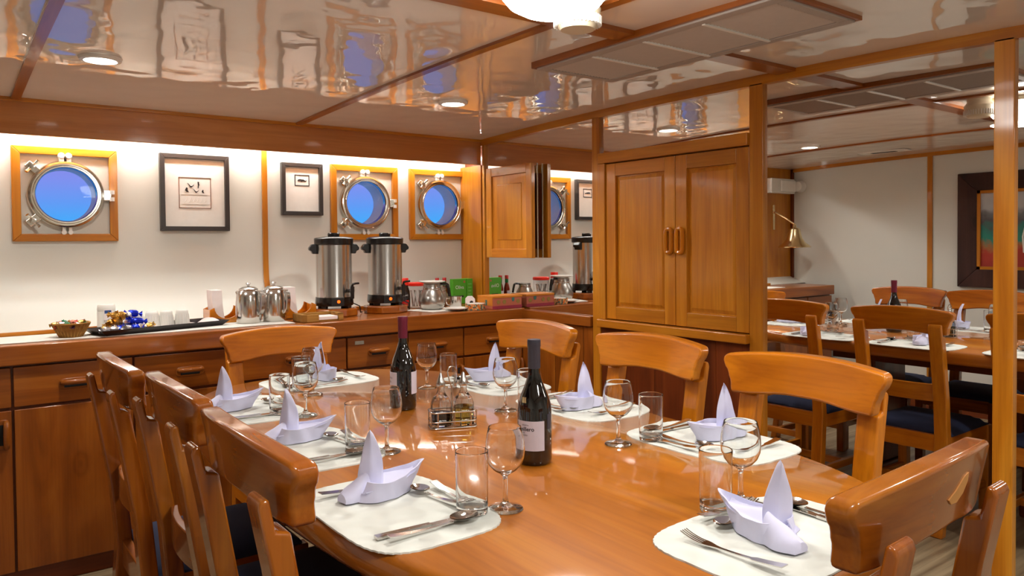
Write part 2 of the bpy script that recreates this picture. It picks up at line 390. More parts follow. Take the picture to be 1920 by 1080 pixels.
struct('trim_11', G().box(-.022, .034, -1.192, -.62, .860, .912), 'cab_Y', label='wooden ledge under the mirror beside the counter', bevel=.004)
for k, (a, b_) in enumerate(((-.90, -.62), (-1.12, -.904), (-1.192, -1.124))):
    struct('trim_%d' % (12+k), G().box(-.006, .033, a, b_, 0, .858), 'cab_Z', label=('wide', 'middle', 'narrow')[k]+' wooden wall panel below the mirror ledge', bevel=.002)
# ---- wall cupboard between posts
cb = thing('wall_cupboard', 'built-in wooden wall cupboard with two panelled doors between the posts', 'cupboard', (0, 0, 0))
obj('header', G().box(-.018, .033, -2.108, -1.245, 1.664, 1.715), 'trim_Y', cb, bevel=.004)
obj('sill', G().box(-.03, .033, -2.108, -1.245, .866, .905), 'trim_Y', cb, bevel=.005)
obj('jamb', G().box(-.012, .033, -1.288, -1.245, .905, 1.664), 'trim_Z', cb, bevel=.003)
obj('carcass', G().box(.026, .033, -2.108, -1.288, .905, 1.664), 'dark_Z', cb)
for k, (y0, y1) in enumerate(((-1.290, -1.722), (-1.725, -2.106))):
    lo, hi = min(y0, y1), max(y0, y1); z0, z1 = .909, 1.660; st = .062
    d = obj('door', G().box(.012, .026, lo, hi, z0, z1), 'trim_Z', cb)
    for a, b_ in ((lo, lo+st), (hi-st, hi)): obj('stile', G().box(-.002, .014, a, b_, z0, z1), 'trim_Z', d, bevel=.003)
    for a, b_ in ((z0, z0+st), (z1-st, z1)): obj('rail', G().box(-.002, .014, lo+st, hi-st, a, b_), 'trim_Y', d, bevel=.003)
    a0, a1, c0, c1 = lo+st+.006, hi-st-.006, z0+st+.006, z1-st-.006; e = .016
    g = G(); g._add([(.012, a0, c0), (.012, a1, c0), (.012, a1, c1), (.012, a0, c1), (.006, a0+e, c0+e), (.006, a1-e, c0+e), (.006, a1-e, c1-e), (.006, a0+e, c1-e)],
                    [(0,1,5,4), (1,2,6,5), (2,3,7,6), (3,0,4,7), (4,5,6,7), (3,2,1,0)])
    obj('raised_panel', g, 'trim_Z', d, smooth=10)
    hy = -1.693 if k == 0 else -1.755; loop = []
    for i in range(28):
        a = 2*PI*i/28; c, s_ = math.cos(a), math.sin(a); p = .5
        loop.append((-.012, hy+.017*math.copysign(abs(c)**p, c), 1.285+.052*math.copysign(abs(s_)**p, s_)))
    obj('handle', G().tube(loop, .010, 8, True), 'chair_Z', d)
for k in range(5):
    y0 = -2.108+k*.1726; struct('trim_%d' % (16+k), G().box(.004, .033, y0, y0+.171, 0, .866), 'dark_Z', label='dark wooden board under the wall cupboard, %s from the post' % ('first', 'second', 'third', 'fourth', 'fifth')[k])
# ---- shutter panel standing off the mirror
sh = thing('shutter_panel', 'small panelled wooden shutter fixed in front of the mirror above the counter', 'shutter', (-.052, -.562, 1.456))
hw, hh = .212, .257
obj('backing', G().box(.006, .02, -hw, hw, -hh, hh), 'trim_Z', sh, bevel=.002)
for s_ in (-1, 1):
    obj('stile', G().box(-.004, .008, s_*(hw-.025)-.025, s_*(hw-.025)+.025, -hh, hh), 'trim_Z', sh, bevel=.003)
    obj('rail', G().box(-.004, .008, -hw+.05, hw-.05, s_*(hh-.025)-.025, s_*(hh-.025)+.025), 'trim_Y', sh, bevel=.003)
obj('panel', G().box(.002, .008, -hw+.1, hw-.1, -hh+.1, hh-.1), 'trim_Z', sh, bevel=.004)
obj('standoff', G().box(.02, .058, -hw+.05, hw-.05, -hh+.05, hh-.05), 'dark_Z', sh)
obj('hinge', G().tube([(.046, -hw+.012, -hh), (.046, -hw+.012, hh)], .005, 8), 'nickel', sh)
# ---- opposite wall, wall behind camera
struct('wall_opposite', G().box(XC-.04, XC, YD, .05, 0, 1.95), 'wall_white', label='plain off-white cabin wall reflected in the mirror')
struct('wall_behind', G().box(XC, .07, YD-.04, YD, 0, 1.93), 'wall_white', label='off-white wall behind the viewer')
struct('trim_21', G().box(XC, XC+.012, -1.335, -1.30, .0, 1.92), 'trim_Z', label='vertical wooden batten on the opposite wall beside the painting')
struct('trim_22', G().box(XC, XC+.02, -.185, -.16, 0, 1.9), 'dark_Z', label='dark corner bead by the wooden casing')
g = G(); g.slab(lambda u, v: (XC, YD+v*(-.17-YD), ceil_z(YD+v*(-.17-YD))-.028+u*.03), lambda u, v: (XC+.02, YD+v*(-.17-YD), ceil_z(YD+v*(-.17-YD))-.028+u*.03), 1, 24)
struct('trim_23', g, 'trim_Y', label='wooden cornice strip above the opposite wall')
struct('baseboard_opposite', G().box(XC, XC+.015, YD, -.18, 0, .09), 'dark_Y', label='dark baseboard of the opposite wall')
# ---- ceiling battens
def batten_y(n, x, w, y0, y1, label):
    g = G(); g.slab(lambda u, v: (x-w/2+u*w, y0+v*(y1-y0), ceil_z(y0+v*(y1-y0))-.010), lambda u, v: (x-w/2+u*w, y0+v*(y1-y0), ceil_z(y0+v*(y1-y0))+.002), 1, 24)
    struct('trim_%d' % n, g, 'cab_Y', label=label)
batten_y(24, -2.335, .034, YD, -.232, 'wooden ceiling batten at far left of the cabin')
batten_y(25, -1.128, .034, YD, -.232, 'wooden ceiling batten passing the dome lamp')
struct('trim_26', G().box(XC, .0, -2.315, -2.235, ceil_z(-2.27)-.014, ceil_z(-2.27)+.004), 'cab_X', label='broad wooden ceiling batten crossing under the dome lamp')
struct('trim_27', G().box(XC, .0, -4.62, -4.54, ceil_z(-4.58)-.014, ceil_z(-4.58)+.004), 'cab_X', label='broad wooden ceiling batten behind the viewer')

# ================================================================== PORTHOLES
def porthole(n, x0, x1, label):
    w = thing('window_%d' % n, label, None, ((x0+x1)/2, 0, sum(PZ)/2), kind='structure')
    hw, hh, b = (x1-x0)/2, (PZ[1]-PZ[0])/2, .034
    for poly in ([(-hw, hh), (hw, hh), (hw-b, hh-b), (-hw+b, hh-b)], [(-hw, -hh), (hw, -hh), (hw-b, -hh+b), (-hw+b, -hh+b)]):
        obj('frame_rail', G().prism(poly, -.022, .0, 'Y'), 'trim_X', w, bevel=.003)
    for s_ in (-1, 1):
        if n == 3 and s_ == 1:
            continue
        obj('frame_stile', G().prism([(s_*hw, hh), (s_*hw, -hh), (s_*(hw-b), -hh+b), (s_*(hw-b), hh-b)], -.022, 0, 'Y'), 'trim_Z', w, bevel=.003)
    T = rot(PI/2, 'X')                     # lathe axis -> -y
    rim = obj('rim', G().lathe([(.119, -.004), (.119, .030), (.123, .036), (.129, .036), (.133, .030), (.137, .030), (.141, .036), (.148, .034), (.152, .024), (.152, .0)], 64, T, closed=True), 'nickel', w)
    obj('sleeve', G().lathe([(.1185, .002), (.1185, -.12), (.1285, -.12), (.1285, .002)], 64, T, closed=True), 'sleeve', w)
    obj('pane', G().lathe([(0, .006), (.119, .006), (.119, .010), (0, .010)], 64, T), 'pane', w)
    # clamps with wing nuts on the left
    for a in (138, 222):
        A = math.radians(a); c, s_ = math.cos(A), math.sin(A)
        d = obj('clamp', G().box(-.016, .05, -.030, -.004, -.017, .017, mv(.152*c, 0, .152*s_) @ rot(-A, 'Y')), 'nickel', w, bevel=.006)
        ex = Vector((.178*c, 0, .178*s_))
        obj('bolt', G().tube([ex+Vector((0, -.002, 0)), ex+Vector((0, -.062, 0))], .007, 10), 'nickel', d)
        wing = G().lathe([(0, -.01), (.012, -.008), (.012, .008), (0, .01)], 14, mv(ex.x, -.046, ex.z) @ T)
        for q in (-1, 1):
            t_ = Vector((-s_, 0, c))*q
            wing.tube([ex+Vector((0, -.046, 0))+t_*.008, ex+Vector((0, -.053, 0))+t_*.022, ex+Vector((0, -.058, 0))+t_*.034], [.006, .006, .008], 8)
        obj('wing_nut', wing, 'nickel', d)
    h = obj('hinge', G().box(.145, .182, -.032, -.006, -.024, .024), 'nickel', w, bevel=.005)
    for zz in (-.016, .016): obj('knuckle', G().tube([(.182, -.026, zz-.009), (.182, -.026, zz+.009)], .011, 12), 'white_paint', h)
    for q in (-1, 1):
        obj('lug', G().lathe([(0, 0), (.014, 0), (.014, .03), (.011, .034), (0, .034)], 16, mv(q*.014-.004, 0, .174) @ T).box(q*.014-.012, q*.014+.006, -.03, 0, .148, .172), 'white_paint', w)
        obj('lug', G().lathe([(0, 0), (.010, 0), (.010, .026), (0, .028)], 14, mv(q*.013, 0, -.170) @ T).box(q*.013-.006, q*.013+.006, -.022, 0, -.168, -.15), 'white_paint', w)
porthole(1, *PW[0], 'square-framed brass porthole at far left showing dusky violet sky')
porthole(2, *PW[1], 'square-framed brass porthole above the coffee urns')
porthole(3, *PW[2], 'square-framed brass porthole nearest the corner board')

# ================================================================== PICTURES
def picture(x0, x1, z0, z1, fr, label, art):
    p = thing('framed_picture', label, 'picture', ((x0+x1)/2, 0, (z0+z1)/2), 0, 'pictures on the porthole wall')
    hw, hh = (x1-x0)/2, (z1-z0)/2
    obj('backing_mat', G().box(-hw+fr*.5, hw-fr*.5, -.012, -.002, -hh+fr*.5, hh-fr*.5), 'mat_board', p)
    for s_ in (-1, 1):
        obj('frame_bar', G().prism([(-hw, s_*hh), (hw, s_*hh), (hw-fr, s_*(hh-fr)), (-hw+fr, s_*(hh-fr))], -.028, 0, 'Y'), 'black_frame', p, bevel=.002)
        obj('frame_bar', G().prism([(s_*hw, -hh), (s_*hw, hh), (s_*(hw-fr), hh-fr), (s_*(hw-fr), -hh+fr)], -.028, 0, 'Y'), 'black_frame', p, bevel=.002)
    ax0, ax1, az0, az1, t_ = art; g = G()
    g.box(ax0, ax1, -.014, -.012, az1-t_, az1).box(ax0, ax1, -.014, -.012, az0, az0+t_).box(ax0, ax0+t_, -.014, -.012, az0, az1).box(ax1-t_, ax1, -.014, -.012, az0, az1)
    obj('inner_border', g, 'gold_line' if t_ < .003 else 'ink', p)
    return p
p1 = picture(-1.7443, -1.4185, 1.3555, 1.7319, .022, 'large black-framed picture of dark birds over waves, left of the batten', (-.076, .076, -.076, .076, .0028))
def bird(pts): return G().prism(pts, -.0145, -.012, 'Y')
bx, bz = -.076, -.076; S = .152
def up(l, cx, cz, s=1): return [(bx+S*(cx+s*a), bz+S*(cz+s*c)) for a, c in l]
wing = [(-.11, .12), (-.06, .07), (-.02, .02), (.03, .02), (.08, .06), (.10, .09), (.07, .03), (.02, -.02), (-.03, -.03)]
side = [(-.02, .12), (.03, .11), (.03, .02), (.06, 0), (.02, -.02), (.01, -.10), (-.02, -.12), (-.01, -.02)]
land = [(-.01, .09), (.03, .08), (.03, .0), (.07, -.06), (.0, -.06), (-.05, .0), (-.03, .04)]
for l, cx, cz, s_ in ((wing, .38, .70, 1), (side, .6, .76, .9), (land, .24, .58, 1), (wing, .54, .53, .85), (land, .74, .54, .7)):
    obj('bird', bird(up(l, cx, cz, s_)), 'ink', p1)
g = G().box(bx+S*.07, bx+S*.93, -.0135, -.012, bz+S*.44, bz+S*.455).box(bx+S*.08, bx+S*.92, -.0135, -.012, bz+S*.13, bz+S*.14)
for k in range(6):
    c = .16+k*.12; g.tube([(bx+S*(c+.02*math.sin(j)+.025*j), -.0125, bz+S*(.17+.045*j)) for j in range(5)], .0011, 6)
obj('wave_relief', g, 'white_paint', p1)
p2 = picture(-1.1466, -.9172, 1.441, 1.7207, .021, 'small black-framed picture of a dark lizard, right of the batten', (-.040, .042, .018, .078, .0042))
liz = [(-.024, .046), (-.02, .053), (-.01, .055), (.0, .053), (.008, .053), (.016, .048), (.02, .0465), (.026, .05), (.025, .045), (.02, .041), (.014, .042), (.006, .046), (.002, .042), (-.004, .041), (-.006, .046), (-.014, .044), (-.02, .042)]
obj('lizard', G().prism(liz, -.0145, -.012, 'Y'), 'ink', p2)
# painting on the opposite wall
pt = thing('painting', 'landscape painting in a wide dark frame, seen in the mirror', 'painting', (XC, -2.16, 1.345))
hw, hh = .64, .407
for s_ in (-1, 1):
    obj('frame_bar', G().prism([(-hw, s_*hh), (hw, s_*hh), (hw-.127, s_*(hh-.127)), (-hw+.127, s_*(hh-.127))], 0, .035, 'X'), 'frame_dark', pt, bevel=.004)
    obj('frame_bar', G().prism([(s_*hw, -hh), (s_*hw, hh), (s_*(hw-.127), hh-.127), (s_*(hw-.127), -hh+.127)], 0, .035, 'X'), 'frame_dark', pt, bevel=.004)
    obj('gilt_edge', G().box(0, .03, -hw+.127, hw-.127, s_*(hh-.137)-.011, s_*(hh-.137)+.011), 'trim_Y', pt)
    obj('gilt_edge', G().box(0, .03, s_*(hw-.137)-.011, s_*(hw-.137)+.011, -hh+.127, hh-.127), 'trim_Z', pt)
m, t, b = principled('canvas'); N = t.nodes.new; L = t.links.new
tcn = N('ShaderNodeTexCoord'); spn = N('ShaderNodeSeparateXYZ'); L(tcn.outputs['Object'], spn.inputs[0]); nz = N('ShaderNodeTexNoise'); nz.inputs['Scale'].default_value = 9; nz.inputs['Detail'].default_value = 5; L(tcn.outputs['Object'], nz.inputs['Vector'])
ma = N('ShaderNodeMath'); ma.operation = 'MULTIPLY_ADD'; ma.inputs[1].default_value = .28; L(nz.outputs[0], ma.inputs[0]); L(spn.outputs['Z'], ma.inputs[2])
mrn = N('ShaderNodeMapRange'); mrn.inputs[1].default_value = -.16; mrn.inputs[2].default_value = .42; L(ma.outputs[0], mrn.inputs[0]); r = N('ShaderNodeValToRGB'); L(mrn.outputs[0], r.inputs[0]); e = r.color_ramp.elements
e[0].position = 0; e[0].color = srgb(150, 38, 24); e[1].position = 1; e[1].color = srgb(196, 196, 196)
for p_, c_ in ((.26, srgb(176, 52, 30)), (.33, srgb(170, 110, 60)), (.40, srgb(40, 140, 120)), (.52, srgb(50, 120, 110)), (.58, srgb(88, 84, 86)), (.72, srgb(120, 122, 124)), (.82, srgb(180, 182, 184))):
    q = e.new(p_); q.color = c_
L(r.outputs[0], b.inputs['Base Color']); setv(b, Roughness=.6)
obj('canvas', G().box(.002, .014, -hw+.137, hw-.137, -hh+.137, hh-.137), m, pt)
for k, yy in enumerate((.22, .14, .02, -.1, -.18, -.3)): obj('tree_trunk', G().tube([(.016, yy, -.16), (.016, yy+.01, -.05), (.016, yy-.01, .06)], [.009, .006, .003], 6), 'china', pt)

# ================================================================== COUNTER
UX = [-3.15, -2.80, -2.392, -1.984, -1.556, -1.062, -.733, -.3985, -.004]
places = ['left end beyond the picture edge', 'far left of the counter', 'left part under the candy basket', 'middle left under the white cups', 'middle behind the far dining chair', 'middle under the first coffee urn', 'middle right under the coffee pot', 'corner by the mirror ledge']
def pull(parent, x, z, vertical=False):
    T = mv(x, -.622, z) @ (rot(PI/2, 'Y') if vertical else Matrix.Identity(4))
    g = G(); out = []
    for i in range(32):
        a = 2*PI*i/32; c, s_ = math.cos(a), math.sin(a); out.append((.056*math.copysign(abs(c)**.45, c), .021*math.copysign(abs(s_)**.6, s_)))
    h = obj('handle', g.prism(out, -.006, .0, 'Y', T), 'cab_X', parent, bevel=.003)
    obj('grip', G().tube([(-.046, -.006, .008), (-.044, -.02, .008), (-.03, -.024, .008), (.03, -.024, .008), (.044, -.02, .008), (.046, -.006, .008)], [.008, .0095, .0105, .0105, .0095, .008], 10, T=T), 'cab_X', h)
    obj('finger_recess', G().box(-.038, .038, -.0068, -.003, -.014, -.001, T), 'dark_gap', h)
for i in range(8):
    x0, x1 = UX[i], UX[i+1]
    c = thing('base_cabinet', 'wooden base cabinet with drawer and door, '+places[i], 'cabinet', (0, 0, 0), 0, 'base cabinets under the counter')
    obj('carcass', G().box(x0, x1, -.602, -.02, .07, .845), 'dark_Z', c)
    obj('toe_board', G().box(x0, x1, -.596, -.57, 0, .068), 'dark_X', c)
    gp = .004; d = obj('drawer', G().box(x0+gp, x1-gp, -.622, -.603, .689, .836), 'cab_X', c, bevel=.003)
    pull(d, (x0+x1)/2 if i != 2 else (x0+x1)/2, .758)
    d = obj('door', G().box(x0+gp, x1-gp, -.622, -.603, .075, .678), 'cab_Z', c, bevel=.003)
    pull(d, x1-.03, .592, True)
    if i == 5: obj('name_plate', G().box(-1.022, -.975, -.6245, -.621, .801, .818), 'steel_brushed', c)
wt = thing('worktop', 'long polished wooden counter top with worn rounded front edge', 'worktop', (0, 0, 0))
obj('slab', G().box(-3.15, -.005, -.63, -.0, .896, .92), 'cab_X', wt)
obj('front_edge', G().box(-3.15, -.005, -.643, -.618, .845, .9205), 'cab_X', wt, bevel=.006, seg=3)
g = G().slab(lambda u, v: (-2.56+u*1.26, -.33+v*-.25+.006*math.sin(u*30)*v, .9212), lambda u, v: (-2.56+u*1.26, -.33+v*-.25+.006*math.sin(u*30)*v, .9235), 30, 4)
tag(obj('table_runner', g, 'runner'), 'long white cloth runner laid along the left of the counter', 'cloth')
tag(obj('tray_cloth', G().slab(lambda u, v: (-.60+u*.34+.06*v, -.34-v*.2, .9212), lambda u, v: (-.60+u*.34+.06*v, -.34-v*.2, .9232), 4, 4), 'runner'), 'small white cloth under the steel coffee pot', 'cloth')
CZ = .9235
# candy basket
cbk = thing('candy_basket', 'small woven oval basket holding wrapped sweets on the counter', 'basket', (-2.185, -.50, CZ))
g = G().lathe([(0, .003), (.036, .003), (.060, .052), (.064, .056), (.067, .052), (.041, .0), (0, 0)], 40)
obj('bowl', g, 'bark', cbk)
g = G()
for k in range(26):
    a = 2*PI*k/26; c, s_ = math.cos(a), math.sin(a); g.tube([(.040*c, .040*s_, .002), (.053*c, .053*s_, .026), (.067*c, .067*s_, .052)], .0028, 5)
obj('weave', g, 'gold_foil' if False else 'bark', cbk)
obj('rim', G().tube([(.066*math.cos(2*PI*k/32), .066*math.sin(2*PI*k/32), .054) for k in range(32)], .004, 6, True), 'bark', cbk)
# wrapped candy prototypes
def candy_geo(l, r):
    g = G(); prof = [(0, -l*.5), (r*.7, -l*.48), (r, -l*.3), (r*1.02, 0), (r, l*.3), (r*.7, l*.48), (0, l*.5)]
    g.lathe(prof, 10, rot(PI/2, 'Y'))
    for s_ in (-1, 1):
        vs = [(s_*l*.48, 0, 0)]; n = 10
        for k in range(n): a = 2*PI*k/n; rr = r*(1.0 if k % 2 else .62); vs.append((s_*l*.85, rr*math.cos(a), rr*math.sin(a)))
        g._add(vs, [(0, 1+k, 1+(k+1) % n) for k in range(n)])
    return g
def candy(mat, l, r, loc, rz, tilt, label, group):
    o = obj('wrapped_candy', mesh_of('wrapped_candy', candy_geo(l, r), mat, 30))
    o.location = loc; o.rotation_euler = (0, tilt, rz); return tag(o, label, 'candy', group)
cm = [('candy_red', 'red'), ('candy_green', 'green'), ('candy_pink', 'pink'), ('candy_dark', 'dark purple'), ('silver_foil', 'silver'), ('gold_foil', 'golden')]
for k in range(18):
    a = k*2.4; rr = .012+.0085*math.sqrt(k)*1.25; mt, nm = cm[k % 6]
    candy(mt, .022, .0085, (-2.185+rr*math.cos(a), -.50+rr*math.sin(a), CZ+.058-rr*.25+.004*(k % 3)), random.uniform(0, 3), random.uniform(-.3, .3), 'small %s wrapped sweet in the woven basket' % nm, '%s sweets in the basket' % nm)
# black tray
TR = math.radians(14.5); TC = (-1.848, -.455)
def tl(x, y): return (TC[0]+x*math.cos(TR)-y*math.sin(TR), TC[1]+x*math.sin(TR)+y*math.cos(TR))
ty = thing('serving_tray', 'long shallow black tray of sweets and cups on the runner', 'tray', (TC[0], TC[1], CZ), TR)
obj('base', G().box(-.25, .25, -.068, .068, 0, .004), 'tray_black', ty)
g = G()
o_, i_ = [(-.275, -.088), (.275, -.088), (.275, .088), (-.275, .088)], [(-.25, -.068), (.25, -.068), (.25, .068), (-.25, .068)]
for k in range(4):
    a, b_ = i_[k], i_[(k+1) % 4]; c, d = o_[k], o_[(k+1) % 4]
    g._add([(*a, .0), (*b_, .0), (*d, .022), (*c, .022), (*a, .004), (*b_, .004), (d[0]*.99, d[1]*.98, .024), (c[0]*.99, c[1]*.98, .024)], [(0,1,2,3), (4,5,6,7), (2,3,7,6), (0,3,7,4), (1,2,6,5), (0,1,5,4)])
obj('rim', g, 'tray_black', ty)
g = G(); g.slab(lambda u, v: (.135+u*.12, -.06+v*.12, .007+.028*max(0, u-.35)*math.sin(v*2.2)+.006*math.sin(u*9)), lambda u, v: (.135+u*.12, -.06+v*.12, .009+.028*max(0, u-.35)*math.sin(v*2.2)+.006*math.sin(u*9)), 12, 6)
o = obj('paper_napkin', g, 'paper'); o.location = (TC[0], TC[1], CZ); o.rotation_euler.z = TR; tag(o, 'loose pinkish paper napkin at the right end of the black tray', 'napkin')
o = obj('paper_napkin', G().slab(lambda u, v: (-.245+u*.27, -.062+v*.12, .0055+.001*math.sin(u*20)), lambda u, v: (-.245+u*.27, -.062+v*.12, .007+.001*math.sin(u*20)), 12, 2), 'paper'); o.location = (TC[0], TC[1], CZ); o.rotation_euler.z = TR; tag(o, 'flat paper liner under the foil sweets on the black tray', 'napkin')
fo = [('gold_foil', 'gold'), ('silver_foil', 'silver'), ('blue_foil', 'blue')]
k = 0
for lx, ly, lz, c in [(-.22, -.04, .018, 1), (-.19, -.045, .018, 1), (-.15, -.045, .018, 2), (-.11, -.05, .018, 1), (-.07, -.045, .018, 2), (-.035, -.05, .018, 1), (.005, -.045, .018, 0), (-.21, 0, .018, 0), (-.17, .0, .018, 0), (-.125, .0, .018, 2), (-.08, .0, .018, 0), (-.03, -.005, .018, 2),
                      (-.19, -.02, .042, 0), (-.15, -.02, .044, 0), (-.11, -.025, .042, 1), (-.075, -.02, .042, 2), (-.04, -.025, .040, 2), (-.155, -.012, .066, 0), (-.12, -.015, .066, 0), (-.085, -.012, .066, 1), (-.06, -.012, .07, 2), (.015, -.01, .018, 1)]:
    x, y = tl(-.075+lx*.72, ly); mt, nm = fo[c]; candy(mt, .040, .0145, (x, y, CZ+.003+lz*1.08), TR+random.uniform(-1.2, 1.2), random.uniform(-.35, .35), '%s foil wrapped sweet heaped on the black tray' % nm, '%s foil sweets on the tray' % nm)
# cups
def cup_geo():
    g = G(); n = 36; prof = [(.0, .058), (.019, .058), (.022, .055), (.0225, .050), (.0285, .002), (.0285, 0), (.027, 0), (.021, .052), (0, .054)]
    g.lathe(prof, n); 
    for k in range(18):
        a = 2*PI*k/18; c, s_ = math.cos(a), math.sin(a); g.tube([(.0285*c, .0285*s_, .004), (.0237*c, .0237*s_, .044)], .0012, 4)
    return g
cm_ = mesh_of('plastic_cup', cup_geo(), 'white_plastic')
for k, (lx, ly) in enumerate([(-.082, .036), (-.018, .034), (.045, .032), (.113, .026), (-.115, .088), (.012, .092)]):
    x, y = tl(lx, ly); o = obj('plastic_cup', cm_); o.location = (x, y, CZ+.005); o.scale = (1.12, 1.12, 1.2)
    tag(o, 'upturned white ribbed plastic cup, '+['first of the front row beside the foil sweets', 'second of the front row on the black tray', 'third of the front row on the black tray', 'rightmost beside the pinkish napkin', 'at the back left behind the foil sweets', 'at the back behind the front row'][k], 'cup', 'upturned cups on the tray')
cn = thing('sweetener_canister', 'white lidded canister with blue-marked tag behind the sweets', 'canister', (-2.032, -.325, CZ))
obj('body', G().lathe([(0, 0), (.036, 0), (.036, .078), (.034, .082), (0, .082)], 32), 'white_plastic', cn)
obj('lid', G().lathe([(0, .082), (.035, .082), (.036, .09), (.034, .106), (.03, .11), (0, .11)], 32), 'white_plastic', cn)
tg = obj('tag', G().box(-.016, .016, -.0395, -.0365, .045, .09), 'paper', cn); obj('blue_stripe', G().box(-.013, .013, -.0402, -.039, .074, .087), 'tag_blue', tg)
# wooden napkin holders
def holder(loc, rz, label, lab2):
    h = thing('napkin_holder', label, 'holder', loc, rz, 'wooden napkin holders')
    obj('base', G().box(-.08, .08, -.055, .055, 0, .012), 'chair_X', h, bevel=.002)
    for s_ in (-1, 1):
        arc = [(-.08, .012), (.08, .012), (.08, .062)] + [(.058*math.cos(PI*k/12), .072-.052*math.sin(PI*k/12)) for k in range(13)] + [(-.08, .062)]
        obj('side', G().prism(arc, s_*.05-.005, s_*.05+.005, 'Y'), 'chair_X', h, bevel=.0015)
        obj('end', G().box(s_*.075-.005, s_*.075+.005, -.045, .045, .012, .062), 'chair_Y', h, bevel=.0015)
    p = obj('napkin_stack', G().slab(lambda u, v: (-.066+u*.045+.012*(1-v)**2, -.043, .013+v*.138), lambda u, v: (-.066+u*.045+.012*(1-v)**2, .043, .013+v*.138), 2, 8), 'paper'); p.location = loc; p.rotation_euler.z = rz
    tag(p, lab2, 'napkins')
holder((-1.538, -.315, CZ), 0, 'wooden napkin holder beside the black tray', 'upright stack of white paper napkins beside the black tray')
holder((-1.19, -.32, CZ), 0, 'wooden napkin holder behind the two steel jugs', 'upright stack of white paper napkins behind the steel jugs')
# thermal jugs
def jug(loc, rz, label):
    j = thing('coffee_jug', label, 'jug', loc, rz, 'polished steel jugs')
    obj('body', G().lathe([(0, 0), (.048, 0), (.054, .006), (.057, .03), (.057, .09), (.054, .125), (.047, .146), (.040, .152), (0, .152)], 40), 'steel', j)
    l = obj('lid', G().lathe([(0, .151), (.042, .151), (.043, .157), (.03, .165), (.012, .169), (0, .169)], 32), 'steel', j)
    obj('knob', G().lathe([(0, .168), (.005, .168), (.006, .174), (.012, .180), (.010, .185), (0, .186)], 20), 'steel', l)
    g = G(); path = [(.044, .148), (.062, .146), (.074, .13), (.076, .10), (.072, .06), (.062, .04), (.054, .036)]
    g.slab(lambda u, v: (path[round(u*6)][0]-.003, -.014+v*.028, path[round(u*6)][1]), lambda u, v: (path[round(u*6)][0]+.004, -.014+v*.028, path[round(u*6)][1]+.002), 6, 2)
    obj('handle', g, 'steel', j, smooth=60)
    obj('spout', G().lathe([(.018, -.03), (.012, .0), (.008, .02), (.006, .02), (.01, 0), (.016, -.03)], 14, mv(-.05, 0, .128) @ rot(-.6, 'Y')), 'steel', j)
jug((-1.464, -.44, CZ), -.9, 'polished steel coffee jug beside the wooden napkin holder')
jug((-1.343, -.435, CZ), -.9, 'polished steel coffee jug beside the bark napkin tray')
# bark tray with cocktail napkins
bt = thing('bark_tray', 'low rustic bark-wood box open at the front, before the urn', 'box', (-1.165, -.53, .921))
obj('base', G().box(-.10, .10, -.055, .055, 0, .006), 'bark', bt)
for s_ in (-1, 1): obj('side', G().box(s_*.09-.012, s_*.09+.012, -.06, .06, 0, .036), 'bark', bt, bevel=.002)
obj('back', G().box(-.08, .08, .04, .06, 0, .036), 'bark', bt, bevel=.002); obj('front_lip', G().box(-.08, -.02, -.06, -.04, 0, .034), 'bark', bt, bevel=.002)
o = obj('cocktail_napkins', G().box(-.07, .076, -.055, .036, .006, .022), 'paper', bevel=.002); o.location = (-1.165, -.53, .921); tag(o, 'small pile of white cocktail napkins in the bark box', 'napkins')
